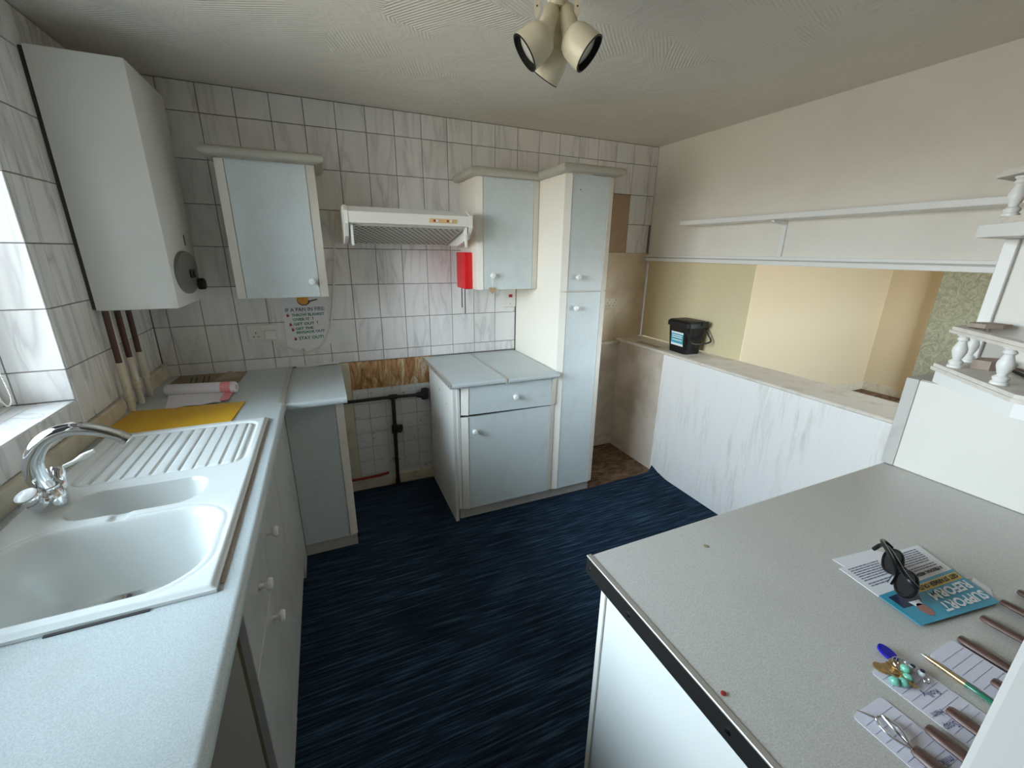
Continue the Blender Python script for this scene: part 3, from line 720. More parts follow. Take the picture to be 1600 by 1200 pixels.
# hand lettered fire notice
po = T('fire_notice', 'hand lettered fire safety notice in green ink on the tiles', 'notice', (.71, -.002, 1.02))
obj('sheet', prism_y(NB(), rrect(.592, .822, .985, 1.36, .035), -.0024, -.0010), 'paper_wall', po)
def wt(s, x, z, h, w, mat, rise=0.0): 
    obj('lettering', text_bm(s, h * 1.4, (x, -.0031, z), (1, 0, rise), (-rise, 0, 1), .0006, w), mat, po)
wt('IF A PAN IN FIRE:', .603, 1.199, .021, .205, 'ink_slate', .015)
wt('THROW BLANKET', .633, 1.172, .015, .170, 'ink_green', .02); wt('OVER IT', .635, 1.147, .015, .088, 'ink_green', .02); wt('!', .736, 1.149, .018, .006, 'ink_red')
wt('GET OUT', .637, 1.121, .015, .108, 'ink_green', .02); wt('!', .757, 1.124, .018, .006, 'ink_red')
wt('GET THE', .643, 1.095, .014, .094, 'ink_green', .03); wt('BRIGADE OUT', .645, 1.073, .014, .150, 'ink_green', .03)
wt('STAY OUT!', .653, 1.037, .018, .132, 'ink_green', .03)
def hand(x, z, s=.010):
    bm = NB(); prism_y(bm, rrect(x - s * .55, x + s * .55, z - s * .9, z + s * .2, s * .3, 3), -.0034, -.0026)
    for k in range(4): box(bm, x - s * .6 + k * s * .34, x - s * .6 + k * s * .34 + s * .2, -.0034, -.0026, z + s * .1, z + s * (.7 + .25 * (k in (1, 2))))
    box(bm, x + s * .5, x + s * .95, -.0034, -.0026, z - s * .4, z - s * .15); obj('hand_print', bm, 'ink_red', po)
for x, z in ((.613, 1.180), (.621, 1.128), (.629, 1.098), (.636, 1.045)): hand(x, z)
bm = NB(); prism_y(bm, [(.668, 1.262), (.676, 1.243), (.692, 1.232), (.715, 1.232), (.730, 1.243), (.737, 1.252), (.775, 1.262), (.774, 1.268), (.736, 1.259), (.728, 1.262)], -.0034, -.0026); obj('pan_drawing', bm, 'print_dark', po)
bm = NB(); prism_y(bm, [(.670, 1.262), (.679, 1.246), (.694, 1.237), (.713, 1.237), (.726, 1.248), (.732, 1.285), (.722, 1.275), (.716, 1.31), (.704, 1.28), (.692, 1.32), (.684, 1.28), (.672, 1.30)], -.0042, -.0035); obj('flame_drawing', bm, 'flame', po)

# fire blanket
fb_ = T('fire_blanket', 'red fire blanket box on the side of the wall cabinet', 'fire blanket', (1.61, -.145, 1.32))
obj('case', B(1.586, 1.6325, -.232, -.062, 1.322, 1.532, .004, 2), 'red_plastic', fb_, True)
for yy, l in ((-.10, .125), (-.165, .155)): obj('pull_tape', prism_x(NB(), [(yy - .006, 1.3235), (yy + .006, 1.3235), (yy + .009, 1.3235 - l), (yy - .003, 1.3235 - l)], 1.604, 1.6065), 'black_matt', fb_)
# wooden heart on the knob
hh = T('heart_charm', 'small wooden heart hanging from the wall cabinet knob', 'charm', (1.72, -.34, 1.32))
pts = []
for k in range(28):
    a = 2 * math.pi * k / 28; pts.append((1.719 + .0014 * 16 * math.sin(a) ** 3 * .95, 1.323 + .00135 * (13 * math.cos(a) - 5 * math.cos(2 * a) - 2 * math.cos(3 * a) - math.cos(4 * a))))
obj('heart', prism_y(NB(), pts, -.338, -.333), 'wood_light', hh)
obj('string', tube(NB(), [(1.714, -.336, 1.41), (1.717, -.3355, 1.37), (1.719, -.3355, 1.333), (1.722, -.3355, 1.37), (1.7255, -.336, 1.41)], .0012, 6), 'white_plastic', hh)

# black gas pipe in the cooker gap
gp = T('gas_pipe', 'black gas pipe with a valve in the empty cooker gap', 'pipe', (1.14, -.04, 0))
obj('vertical_run', tube(NB(), [(1.139, -.04, .002), (1.143, -.04, .30), (1.148, -.04, .645)], .0125, 12), 'pipe_black', gp, True)
obj('horizontal_run', tube(NB(), [(.842, -.04, .637), (1.15, -.04, .638), (1.25, -.04, .634), (1.305, -.04, .632)], .0105, 12), 'pipe_black', gp, True)
obj('foot', lathe(NB(), [(.022, 0), (.022, .006), (.016, .01), (.016, .05)], (1.139, -.04, .001), (0, 0, 1), 14), 'pipe_black', gp, True)
obj('tee', lathe(NB(), [(.017, 0), (.017, .05)], (1.122, -.04, .638), (1, 0, 0), 14), 'pipe_black', gp, True)
vb = obj('valve', lathe(NB(), [(.018, 0), (.021, .01), (.021, .05), (.018, .06)], (1.1445, -.04, .385), (0, 0, 1), 16), 'pipe_black', gp, True)
obj('valve_dial', lathe(NB(), [(.012, 0), (.012, .02), (.027, .022), (.027, .036), (.0, .038)], (1.150, -.052, .425), (.75, -.6, .05), 18, False), 'pipe_black', vb, True)
el = obj('end_coupling', lathe(NB(), [(.011, 0), (.017, .012), (.019, .03), (.019, .042)], (1.295, -.04, .632), (1, 0, 0), 14), 'pipe_black', gp, True)
obj('coupling_nut', lathe(NB(), [(.024, 0), (.024, .07)], (1.352, -.04, .600), (0, 0, 1), 6), 'pipe_black', el)

# ---- items on the left worktop
one('chopping_board', xform(B(-.205, .205, -.135, .135, .8825, .8865, .001), Matrix.Translation((.227, -.707, 0)) @ Matrix.Rotation(math.radians(-4), 4, 'Z')), 'amber_board', 'flat amber yellow board lying behind the drainer', 'board')
rb = T('bin_bag_roll', 'roll of white bin bags with a pink end on the worktop', 'bag roll', (.23, -.40, .883))
dx = Vector((.255, -.048, 0)).normalized(); o0 = Vector((.105, -.370, .9105))
obj('roll', lathe(NB(), [(.0, 0), (.024, .0), (.027, .004), (.027, .225)], o0, dx, 20, False), 'bag_white', rb, True)
obj('pink_band', lathe(NB(), [(.0272, 0), (.0275, .001), (.0275, .041), (.0272, .042)], o0 + dx * .225, dx, 20, False), 'bag_pink', rb, True)
obj('roll_end', lathe(NB(), [(.027, 0), (.026, .016), (.022, .02), (.012, .0202), (.010, .012), (0, .012)], o0 + dx * .267, dx, 20, False), 'bag_white', rb, True)
bm = NB(); g = []
for i in range(10):
    for j in range(8):
        u, w = i / 9, j / 7
        g.append(bm.verts.new((.115 + .225 * u + .03 * w * (1 - u) + .005 * w, -.395 - .045 * u - (.185 - .06 * u) * w, .8845 + .006 * abs(math.sin(7 * u + 5 * w)) * w + .010 * (1 - w) ** 3)))
for i in range(9):
    for j in range(7): bm.faces.new((g[i * 8 + j], g[(i + 1) * 8 + j], g[(i + 1) * 8 + j + 1], g[i * 8 + j + 1]))
obj('loose_bag', bm, 'bag_white', rb, True)
obj('loose_bag_edge', prism_z(NB(), [(.335, -.440), (.372, -.446), (.374, -.555), (.340, -.562)], .8925, .8935), 'bag_pink', rb)
tt = T('folded_paper_bag', 'brown striped folded paper lying in the worktop corner', 'paper', (.22, -.12, .883))
obj('sheet', xform(B(-.150, .160, -.115, .10, .8832, .8862), Matrix.Translation((.212, -.125, 0)) @ Matrix.Rotation(math.radians(-3), 4, 'Z')), 'kraft', tt)
obj('turned_corner', prism(NB(), [(.25, -.20), (.37, -.13), (.30, -.06)], lambda x, y: (x, y, .8868 + max(0, (.30 - abs(x - .32)) - .25) * .5), lambda x, y: (x, y, .8885 + max(0, (.30 - abs(x - .32)) - .25) * .5)), 'driftwood', tt)
for k in range(4): obj('stripe', xform(B(-.003, .003, -.075, .05, .8863, .8867), Matrix.Translation((.14 + .022 * k + .01 * (k > 1), -.12, 0)) @ Matrix.Rotation(math.radians(8), 4, 'Z')), 'print_dark', tt)

# ================================================================== right-hand side
# wall shelf on the right wall
ws = T('wall_shelf', 'long white shelf board on the upper right wall', 'shelf', (3.07, -1.2, 1.72))
obj('board', B(2.992, WR - .0005, -2.15, -.432, 1.718, 1.745, .002), 'paint_white', ws)
obj('bracket', prism_y(NB(), [(WR - .0005, 1.7175), (3.02, 1.7175), (3.02, 1.708), (WR - .02, 1.695)], -1.068, -1.05), 'paint_white', ws)
obj('bracket_leg', B(WR - .012, WR - .0005, -1.071, -1.047, 1.534, 1.70), 'paint_white', ws)
# food caddy
fc = T('food_caddy', 'small black lidded caddy bin with a blue label on the ledge', 'bin', (3.03, -.565, .902))
Cc = Matrix.Translation((3.030, -.578, 0)) @ Matrix.Rotation(math.radians(-4), 4, 'Z')
def taper(z0, z1, a0, b0, a1, b1, r0, r1):
    bm = NB(); lo = rrect(-a0, a0, -b0, b0, r0); hi = rrect(-a1, a1, -b1, b1, r1)
    A = [bm.verts.new((x, y, z0)) for x, y in lo]; D = [bm.verts.new((x, y, z1)) for x, y in hi]
    for i in range(len(A)): bm.faces.new((A[i], A[(i + 1) % len(A)], D[(i + 1) % len(A)], D[i]))
    bm.faces.new(A[::-1]); bm.faces.new(D); return xform(bm, Cc)
obj('tub', taper(.9025, 1.094, .062, .082, .076, .100, .02, .024), 'black_gloss', fc, True)
lid = obj('lid', taper(1.080, 1.108, .084, .108, .084, .108, .026, .026), 'black_matt', fc, True)
obj('lid_top', taper(1.108, 1.120, .083, .107, .070, .094, .026, .02), 'black_matt', lid, True)
obj('hinge', xform(B(.02, .07, -.115, -.108, 1.09, 1.122, .002), Cc), 'black_matt', lid)
obj('handle', xform(tube(NB(), smoothpath([(-.078, -.085, 1.075), (-.083, -.115, 1.03), (-.080, -.142, .995), (.0, -.148, .985), (.080, -.142, .995), (.083, -.115, 1.03), (.078, -.085, 1.075)]), .0055, 8), Cc), 'black_matt', fc, True)
def lab(u0, u1, z0, z1, off): # on the -X face (tapering)
    bm = NB(); vs = []
    for u, z in ((u0, z0), (u1, z0), (u1, z1), (u0, z1)):
        x = -(.062 + .014 * (z - .9025) / .1915) - off; vs.append((x, u, z))
    a = [bm.verts.new(v) for v in vs]; b = [bm.verts.new((v[0] + .0006, v[1], v[2])) for v in vs]
    bm.faces.new(a); bm.faces.new(b[::-1])
    for i in range(4): bm.faces.new((a[i], b[i], b[(i + 1) % 4], a[(i + 1) % 4]))
    return xform(bm, Cc)
lb = obj('label', lab(-.056, .058, .950, 1.042, .0008), 'leaflet_white', fc)
obj('label_print', lab(-.056, .058, .966, 1.030, .0018), 'label_teal', lb)
for z in (.984, 1.003, 1.016): obj('label_line', lab(-.046, .048, z, z + .006, .0026), 'leaflet_white', lb)
one('ledge_scrap', B(2.93, 2.985, -.42, -.20, .9022, .9042), 'driftwood', 'thin dark scrap lying on the ledge left of the bin', 'scrap')

# ---- peninsula
pe = T('peninsula_unit', 'white peninsula cabinet under the grey counter, its end panel towards the sink', 'cabinet', (1.9, -2.4, 0))
obj('end_panel', B(1.333, 1.351, -3.0, -2.046, .0, .838, .001), 'boiler_white', pe)
obj('back_panel', B(1.351, 2.46, -2.062, -2.046, .0, .838), 'melamine', pe)
obj('edge_trim', B(1.327, 1.333, -2.060, -2.044, .0, .836, .001), 'trim_cream', pe)
ct = T('counter', 'grubby grey peninsula counter with a dark metal edge strip', 'counter', (1.9, -2.4, .84))
obj('top', B(1.304, 2.478, -3.0, -2.020, .840, .882, .002), 'worktop_grubby', ct)
es = obj('edge_strip', B(1.2985, 1.3035, -3.0, -2.018, .836, .880, .0015), 'edge_dark', ct)
obj('edge_lip', B(1.2975, 1.3095, -3.0, -2.018, .8802, .8836, .001), 'edge_alu', es)
for yy in (-2.035, -2.17, -2.40, -2.55): obj('screw', lathe(NB(), [(.005, 0), (.005, .0012), (0, .002)], (1.2985, yy, .858), (-1, 0, 0), 12, False), 'steel', es)
one('crumb', lathe(NB(), [(.001, 0), (.004, .001), (.004, .003), (0, .004)], (1.320, -2.368, .8822), (0, 0, 1), 8, False), 'red_paint', 'dark brown crumb on the counter near its metal edge', 'crumb')
one('crumb', lathe(NB(), [(.001, 0), (.006, .0006), (.005, .0012), (0, .0015)], (1.576, -2.101, .8822), (0, 0, 1), 8, False), 'kraft', 'flat greenish speck near the far edge of the counter', 'crumb')
# raised unit behind the counter
ru = T('raised_unit', 'white raised cabinet standing behind the grey counter', 'cabinet', (2.68, -2.5, 0))
obj('body', B(2.482, 2.886, -3.1, -2.020, .0, 1.165), 'melamine', ru)
obj('front_panel', B(2.474, 2.482, -3.1, -2.046, .884, 1.176, .001), 'panel_cream', ru)
obj('corner_strip', B(2.470, 2.482, -2.046, -2.014, .884, 1.178, .001), 'plinth_grey', ru)
obj('top', B(2.482, 2.886, -3.1, -2.014, 1.165, 1.178, .001), 'plinth_grey', ru)
# spindle shelf unit
su = T('spindle_shelf', 'white corner shelf unit with turned spindles on the raised cabinet', 'shelf unit', (2.5, -2.3, 1.18))
def foot(o, yb=-2.75):   # chamfered outline, o = outward growth
    return [(2.64, -2.057 + o), (2.482 - o * .4, -2.057 + o), (2.268 - o, -2.293 + o * .4), (2.268 - o, yb), (2.64, yb)]
obj('base_board', prism_z(NB(), foot(-.012), 1.1785, 1.214), 'paint_white', su)
obj('shelf', prism_z(NB(), foot(.0), 1.216, 1.226), 'shelf_white', su)
obj('shelf_lip', prism_z(NB(), foot(-.004), 1.226, 1.236), 'shelf_white', su)
obj('rail', prism_z(NB(), [(2.61, -2.074), (2.475, -2.074), (2.27, -2.30), (2.27, -2.75), (2.305, -2.75), (2.305, -2.315), (2.49, -2.108), (2.61, -2.108)], 1.332, 1.340), 'shelf_white', su)
obj('rail_cap', prism_z(NB(), [(2.61, -2.078), (2.478, -2.078), (2.275, -2.303), (2.275, -2.75), (2.300, -2.75), (2.300, -2.313), (2.488, -2.104), (2.61, -2.104)], 1.340, 1.350), 'shelf_white', su)
SPN = [(.017, 0), (.017, .006), (.013, .009), (.016, .014), (.016, .018), (.009, .024), (.012, .032), (.0165, .046), (.0165, .055), (.011, .070), (.009, .076), (.013, .080), (.013, .084), (.010, .087), (.0145, .092), (.0145, .0955)]
def spindle(x, y, z): obj('spindle', lathe(NB(), SPN, (x, y, z), (0, 0, 1), 18), 'paint_white', su, True)
for x, y in ((2.470, -2.112), (2.352, -2.242), (2.288, -2.45), (2.288, -2.66), (2.60, -2.092)): spindle(x, y, 1.2362)
obj('back_panel', B(2.612, 2.626, -3.0, -2.112, 1.1785, 1.592, .001), 'panel_cream', su)
obj('panel_edge', B(2.598, 2.628, -2.112, -2.082, 1.1785, 1.592, .002), 'paint_white', su)
obj('base_board', prism_z(NB(), foot(-.004), 1.593, 1.625), 'paint_white', su)
obj('shelf', prism_z(NB(), foot(-.012), 1.626, 1.634), 'shelf_white', su)
obj('shelf_lip', prism_z(NB(), foot(-.018), 1.634, 1.643), 'shelf_white', su)
for x, y in ((2.462, -2.122), (2.345, -2.252), (2.288, -2.45), (2.288, -2.66)): spindle(x, y, 1.6432)
obj('rail', prism_z(NB(), [(2.61, -2.070), (2.465, -2.070), (2.27, -2.290), (2.27, -2.75), (2.312, -2.75), (2.312, -2.310), (2.485, -2.112), (2.61, -2.112)], 1.7395, 1.747), 'shelf_white', su)
obj('rail_cap', prism_z(NB(), [(2.61, -2.076), (2.470, -2.076), (2.276, -2.293), (2.276, -2.75), (2.306, -2.75), (2.306, -2.308), (2.483, -2.106), (2.61, -2.106)], 1.747, 1.756), 'shelf_white', su)
# bits on that shelf
one('driftwood_piece', prism_z(NB(), [(2.50, -2.10), (2.545, -2.095), (2.585, -2.125), (2.575, -2.165), (2.535, -2.160), (2.505, -2.135)], 1.3505, 1.362), 'driftwood', 'flat worn wooden piece lying on the lower spindle rail', 'wood piece')
one('driftwood_piece', prism_z(NB(), [(2.50, -2.135), (2.56, -2.13), (2.595, -2.16), (2.56, -2.19), (2.51, -2.17)], 1.2365, 1.262), 'driftwood', 'worn wooden block on the shelf behind the first spindle', 'wood piece')
one('pen', tube(NB(), [(2.54, -2.21, 1.242), (2.46, -2.27, 1.242), (2.40, -2.32, 1.242)], .005, 8), 'black_matt', 'black pen lying on the shelf between the spindles', 'pen', smooth=True)
one('pen', tube(NB(), [(2.59, -2.20, 1.241), (2.52, -2.29, 1.241)], .004, 8), 'wood_dark', 'thin dark brown stick lying at the back of the spindle shelf', 'stick', smooth=True)
one('green_glass', lathe(NB(), [(.020, 0), (.022, .003), (.023, .035), (.019, .04), (.0, .041)], (2.395, -2.305, 1.2365), (0, 0, 1), 18, False), 'glass_green', 'dark green glass jar on the spindle shelf at the photo edge', 'jar', smooth=True)

# ---- papers on the counter
ZC = .8826
def sheet(name, pts, z, th, mat, parent): return obj(name, prism_z(NB(), pts, z, z + th), mat, parent)
def bil(q, u, v):
    a, b, c, d = [Vector((*p, 0)) for p in q]; return a.lerp(b, u).lerp(d.lerp(c, u), v)
lt = T('letter', 'white printed letter lying under the blue leaflet', 'letter', (1.9, -2.32, ZC))
sheet('lower_sheet', [(1.806, -2.246), (1.93, -2.262), (2.02, -2.40), (1.80, -2.36)], ZC, .0008, 'paper', lt)
Q = [(1.784, -2.272), (2.044, -2.298), (2.012, -2.372), (1.772, -2.352)]
sheet('top_sheet', Q, ZC + .003, .0010, 'paper', lt)
def quadtext(s, q, u, v, h, mat, parent, z, w=None, bold=.0003):
    # reads from the far side: right = towards u=0, up = towards v=1
    p = bil(q, u, v); r = bil(q, 0, v) - bil(q, 1, v); up = bil(q, u, 1) - bil(q, u, 0)
    obj('lettering', text_bm(s, h * 1.4, (p.x, p.y, z), r, up, bold, w), mat, parent)
quadtext('A PERSONAL MESSAGE FROM', Q, .93, .80, .0075, 'print_dark', lt, ZC + .0045, .125, .0006)
bm = NB(); random.seed(3)
for i, v in enumerate((.10, .17, .24, .31, .38, .45, .52, .63, .70)):
    for u0, u1 in ((.06, .42), (.50, .92)):
        u = u0
        while u < u1 - .02:
            e = min(u1, u + random.uniform(.015, .06)); a, b, c, d = [bil(Q, *k) for k in ((u, v), (e, v), (e, v + .030), (u, v + .030))]
            prism_z(bm, [(p.x, p.y) for p in (a, b, c, d)], ZC + .0041, ZC + .0044); u = e + .008
obj('small_print', bm, 'ink_slate', lt, kind='stuff')
le = T('leaflet', 'blue campaign leaflet with white capitals on the counter', 'leaflet', (1.9, -2.42, ZC))
QL = [(1.772, -2.352), (2.012, -2.372), (1.978, -2.457), (1.761, -2.424)]
sheet('leaflet_sheet', QL, ZC + .0045, .0012, 'leaflet_teal', le)
zz = ZC + .0068
YB = [bil(QL, *k) for k in ((.40, .08), (.98, .08), (.98, .27), (.40, .27))]
sheet('yellow_band', [(p.x, p.y) for p in YB], ZC + .0058, .0003, 'leaflet_yellow', le)
quadtext('GET STARMER OUT', QL, .955, .12, .0095, 'print_dark', le, zz, .125, .0005)
quadtext('REFORM', QL, .955, .335, .0195, 'leaflet_white', le, zz, .120, .0010)
quadtext('SUPPORT', QL, .970, .645, .0195, 'leaflet_white', le, zz, .128, .0010)
def fig(pts, mat, name, z):
    sheet(name, [(lambda p: (p.x, p.y))(bil(QL, *k)) for k in pts], z, .0003, mat, le)
fig([(.06, .12), (.30, .12), (.36, .30), (.28, .52), (.06, .50)], 'leaflet_navy', 'printed_suit', ZC + .0058)
fig([(.17, .40), (.29, .42), (.27, .56), (.19, .55)], 'leaflet_white', 'printed_collar', ZC + .0062)
fig([(.20 + .055 * math.cos(a) + .03, .68 + .19 * math.sin(a)) for a in [2 * math.pi * k / 16 for k in range(16)]], 'skin_print', 'printed_face', ZC + .0062)
one('white_sheet', prism_z(NB(), [(1.87, -2.428), (1.975, -2.452), (2.02, -2.43), (2.03, -2.40), (1.99, -2.41)], ZC, .8838), 'paper', 'plain white sheet edge sticking out under the blue leaflet, near the cutlery', 'paper')
# sunglasses
sg = T('sunglasses', 'black folded sunglasses standing on the letter and leaflet', 'sunglasses', (1.80, -2.345, ZC))
A = Matrix.Translation((1.838, -2.338, ZC + .0100)) @ Matrix.Rotation(math.radians(42), 4, 'Z') @ Matrix.Rotation(math.radians(24), 4, 'X')
def lens_ring(cx):
    o = [(cx + .030 * math.cos(a) * (1.0 + .08 * math.cos(2 * a)), .0255 + .0235 * math.sin(a)) for a in [2 * math.pi * k / 24 for k in range(24)]]
    return o
for cx in (-.035, .035):
    o = lens_ring(cx); bm = NB(); tube(bm, [(x, 0, z) for x, z in o] + [(o[0][0], 0, o[0][1])], .0034, 8); obj('rim', xform(bm, A), 'black_gloss', sg, True)
    obj('lens', xform(prism(NB(), o, lambda x, z: (x, -.001, z), lambda x, z: (x, .001, z)), A), 'black_gloss', sg)
obj('bridge', xform(tube(NB(), smoothpath([(-.010, 0, .034), (0, -.003, .038), (.010, 0, .034)], 4), .0032, 8), A), 'black_gloss', sg, True)
for s in (-1, 1):
    yy = .010 + .009 * (s > 0)
    obj('temple', xform(tube(NB(), smoothpath([(s * .064, .002, .040), (s * .066, yy, .044), (s * .05, yy + .012, .046), (-s * .02, yy + .020, .050), (-s * .050, yy + .018, .040), (-s * .060, yy + .016, .018)], 5), .0042, 8), A), 'black_gloss', sg, True)

# shopping lists, pad, pen
def lined(name, label, x0, x1, y0, y1, th, cat, scr=None, mat='paper_lilac'):
    t = T(name, label, cat, ((x0 + x1) / 2, (y0 + y1) / 2, ZC), 'note paper on the counter')
    obj('sheet', prism_z(NB(), rrect(x0, x1, y0, y1, .008, 3), ZC, ZC + th), mat, t)
    y = y1 - .016
    while y > y0 + .004:
        obj('ruled_line', B(x0 + .004, x1 - .004, y - .0006, y, ZC + th + .0001, ZC + th + .0004), 'paper_line', t); y -= .0125
    for k, (s, x, yy, w) in enumerate(scr or ()):
        obj('handwriting', text_bm(s, .013, (x, yy, ZC + th + .0006), (-1, .12, 0), (-.1, -1, 0), 0, w), 'ink_blue', t)
    return t
lined('shopping_list', 'lined note strip under the tin opener', 1.470, 1.545, -2.70, -2.468, .0008, 'note', [('milky', 1.538, -2.553, .030), ('bread', 1.54, -2.575, .04)])
lined('shopping_list', 'lined handwritten note strip under the keys', 1.576, 1.660, -2.70, -2.438, .0008, 'note', [('Y', 1.618, -2.488, .010), ('Roll', 1.640, -2.496, .022), ('Ham', 1.606, -2.515, .022), ('Soap', 1.603, -2.532, .025)])
lined('note_pad', 'small white note pad beside the gold pen', 1.698, 1.776, -2.70, -2.462, .006, 'note pad')
pn = T('ballpoint_pen', 'gold and green pen lying alongside the note pad', 'pen', (1.688, -2.5, ZC))
obj('tip', lathe(NB(), [(.0006, 0), (.0018, .004), (.0028, .010)], (1.6925, -2.452, .8868), (-.04, -1, 0), 12), 'steel', pn, True)
obj('barrel', lathe(NB(), [(.003, 0), (.0038, .01), (.0042, .05)], (1.6921, -2.462, .8868), (-.04, -1, 0), 12), 'gold_metal', pn, True)
obj('clip_end', lathe(NB(), [(.0042, 0), (.0044, .004), (.0042, .07), (.002, .075)], (1.690, -2.512, .8868), (-.04, -1, 0), 12), 'glass_green', pn, True)
obj('clip', B(1.6835, 1.6850, -2.57, -2.516, .8865, .8875), 'steel', pn)
# cutlery with dark wooden handles
def cutlery(x, y0, label, zb, ln=.088, dx=0.0, blade=True):
    t = T('table_knife', label, 'cutlery', (x, y0 - .05, zb), 'wooden handled cutlery on the counter')
    bm = NB(); pts = [(.0060, 0), (.0085, .003), (.0098, .02), (.0096, ln * .6), (.0088, ln)]
    lathe(bm, pts, (0, 0, 0), (0, -1, 0), 12); xform(bm, Matrix.Translation((x, y0, zb + .0064)) @ Matrix.Rotation(dx, 4, 'Z') @ Matrix.Diagonal((1.1, 1, .62, 1)))
    obj('handle', bm, 'wood_dark', t, True)
    if blade:
        bm = box(NB(), -.006, .006, -ln - .10, -ln, -.0008, .0008); box(bm, -.0045, .0045, -ln - .012, -ln + .002, -.003, .003, .001)
        obj('blade', xform(bm, Matrix.Translation((x, y0, zb + .0064)) @ Matrix.Rotation(dx, 4, 'Z')), 'steel', t)
    return t
cutlery(1.547, -2.522, 'brown handled knife beside the tin opener, over the note strips', .8836)
cutlery(1.609, -2.521, 'brown handled knife lying on the handwritten note strip', .8836)
cutlery(1.727, -2.528, 'short dark handle end on the note pad at the door edge', .8888)
cutlery(1.792, -2.465, 'long brown handled knife right beside the note pad', ZC)
cutlery(1.893, -2.459, 'brown handled knife, second beyond the note pad', ZC)
cutlery(1.980, -2.457, 'brown handled knife touching the leaflet corner', .8840)
cutlery(2.052, -2.458, 'farthest brown handle end at the photo edge', ZC)
to = T('tin_opener', 'steel loop tool with brown handle on the nearest note strip', 'tin opener', (1.495, -2.5, .8836))
lp = smoothpath([(1.4945, -2.528, .887), (1.503, -2.517, .888), (1.5085, -2.503, .889), (1.505, -2.490, .890), (1.4955, -2.486, .890), (1.488, -2.493, .889), (1.486, -2.506, .888), (1.4905, -2.520, .887), (1.4945, -2.530, .887)], 5)
obj('wire_loop', tube(NB(), lp, .0017, 8), 'steel', to, True)
lp2 = smoothpath([(1.4945, -2.528, .888), (1.500, -2.512, .897), (1.4965, -2.490, .900), (1.492, -2.508, .897), (1.4945, -2.530, .888)], 5)
obj('wire_loop', tube(NB(), lp2, .0017, 8), 'steel', to, True)
obj('spike', tube(NB(), [(1.4955, -2.488, .889), (1.487, -2.474, .888), (1.482, -2.466, .887)], [.0017, .0014, .0004], 8), 'steel', to, True)
obj('handle', xform(lathe(NB(), [(.007, 0), (.0092, .004), (.0100, .05), (.0095, .10)], (0, 0, 0), (0, -1, 0), 12), Matrix.Translation((1.4945, -2.530, .8902)) @ Matrix.Diagonal((1.1, 1, .62, 1))), 'wood_dark', to, True)
# keys
ky = T('bunch_of_keys', 'bunch of keys with a blue oval fob and green beads', 'keys', (1.62, -2.455, .8836))
FB = Matrix.Translation((1.636, -2.432, .8895)) @ Matrix.Rotation(math.radians(-6), 4, 'Z') @ Matrix.Rotation(math.radians(8), 4, 'X')
bm = NB(); prism_z(bm, [(.0105 * math.cos(a), .0155 * math.sin(a)) for a in [2 * math.pi * k / 24 for k in range(24)]], -.002, .002); obj('fob', xform(bm, FB), 'blue_enamel', ky, True)
for i, (x, y, rz, z) in enumerate(((1.597, -2.443, 25, .8865), (1.612, -2.452, -10, .889), (1.620, -2.451, -35, .8915), (1.605, -2.449, 60, .8885))):
    bm = NB(); prism_z(bm, [(.0095 * math.cos(a), .012 * math.sin(a)) for a in [2 * math.pi * k / 16 for k in range(16)]], -.0011, .0011)
    prism_z(bm, [(-.003, -.010), (.003, -.010), (.003, -.02), (.0042, -.022), (.003, -.025), (.0042, -.028), (.002, -.034), (-.003, -.034)], -.001, .001)
    obj('key', xform(bm, Matrix.Translation((x, y, z)) @ Matrix.Rotation(math.radians(rz), 4, 'Z')), 'gold_metal', ky)
for x, y, z in ((1.586, -2.465, .8905), (1.597, -2.472, .8905), (1.612, -2.471, .891), (1.622, -2.462, .895)):
    bm = NB(); bmesh.ops.create_uvsphere(bm, u_segments=14, v_segments=9, radius=.0064); xform(bm, Matrix.Translation((x, y, z)) @ Matrix.Diagonal((1, 1.15, 1, 1))); obj('bead', bm, 'bead_green', ky, True)
for x, y in ((1.641, -2.464), (1.644, -2.475)):
    bm = NB(); bmesh.ops.create_uvsphere(bm, u_segments=14, v_segments=9, radius=.0055); xform(bm, Matrix.Translation((x, y, .889))); b_ = obj('eye_bead', bm, 'leaflet_white', ky, True)
    bm = NB(); lathe(bm, [(.0036, 0), (.0032, .0012), (0, .0016)], (x, y, .8941), (0, 0, 1), 12, False); obj('pupil', bm, 'leaflet_navy', b_)
def ring(x, y, z, r, rx):
    pts = [Matrix.Rotation(math.radians(rx), 4, 'X') @ Vector((r * math.cos(a), r * math.sin(a), 0)) + Vector((x, y, z)) for a in [2 * math.pi * k / 24 for k in range(25)]]
    obj('split_ring', tube(NB(), pts, .0010, 6), 'steel', ky, True)
ring(1.624, -2.454, .8950, .011, 18); ring(1.634, -2.453, .8915, .008, 10); ring(1.640, -2.484, .8865, .005, 5)

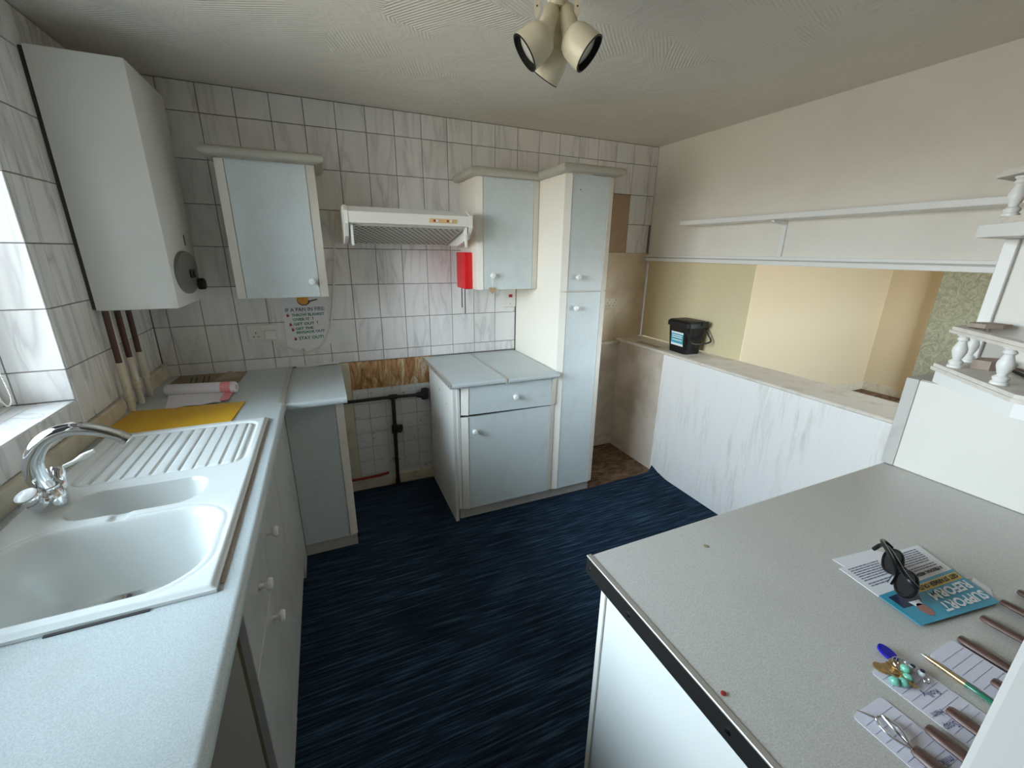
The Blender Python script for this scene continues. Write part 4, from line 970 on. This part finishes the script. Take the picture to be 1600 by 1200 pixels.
# ================================================================== ceiling spotlight
sl = T('ceiling_spotlight', 'cream ceiling light with three swivel spots, unlit', 'ceiling light', (1.50, -1.40, CEIL))
obj('ceiling_plate', lathe(NB(), [(.0, -.0005), (.075, -.0005), (.075, -.018), (.068, -.024), (.0, -.025)], (1.505, -1.40, CEIL), (0, 0, 1), 32, False), 'lamp_cream', sl, True)
obj('centre_boss', lathe(NB(), [(.03, 0), (.03, -.03), (.02, -.045), (.0, -.046)], (1.512, -1.385, CEIL - .025), (0, 0, 1), 20, False), 'lamp_cream', sl, True)
for (x, y) in ((1.437, -1.405), (1.537, -1.452)):
    ar = obj('side_arm', xform(prism(NB(), [(-.0075, .012), (.0075, .012), (.0075, -.075), (0, -.088), (-.0075, -.075)], lambda u, z: (u, -.002, z), lambda u, z: (u, .002, z)), Matrix.Translation((x, y, 2.244)) @ Matrix.Rotation(math.radians(-22), 4, 'Z')), 'lamp_cream', sl)
    obj('arm_hole', xform(lathe(NB(), [(.0025, 0), (.0025, .0006), (0, .0008)], (0, -.002, -.062), (0, -1, 0), 10, False), Matrix.Translation((x, y, 2.244)) @ Matrix.Rotation(math.radians(-22), 4, 'Z')), 'print_dark', ar)
def spot(top, op, facing):
    top, op, d = Vector(top), Vector(op), Vector(facing).normalized()
    L = (op - top).length; hd = op - d * .066; ax = (hd - top).normalized()
    s = obj('spot_head', lathe(NB(), [(.0, -.014), (.024, -.012), (.038, -.002), (.0445, .012), (.047, .026), (.0490, .066), (.0455, .066)], hd, d, 30, False), 'lamp_cream', sl, True)
    obj('neck', lathe(NB(), [(.0, -.022), (.013, -.018), (.021, -.009), (.0245, .004), (.0245, (hd - top).length - .004), (.022, (hd - top).length + .006), (.0, (hd - top).length + .012)], top, ax, 24, False), 'lamp_cream', s, True)
    obj('baffle', lathe(NB(), [(.0488, .0662), (.0492, .0685), (.045, .0685), (.0435, .056), (.043, .050)], hd, d, 30, False), 'black_matt', s, True)
    obj('lens', lathe(NB(), [(.0430, .050), (.032, .056), (.016, .059), (.0, .060)], hd, d, 24, False), 'lens', s, True)
spot((1.500, -1.372, 2.195), (1.389, -1.436, 2.056), (-0.748, 0.240, -0.615))
spot((1.541, -1.388, 2.195), (1.549, -1.506, 2.057), (0.594, -0.484, -0.638))
spot((1.516, -1.385, 2.170), (1.486, -1.360, 2.040), (-0.307, 0.558, -0.771))
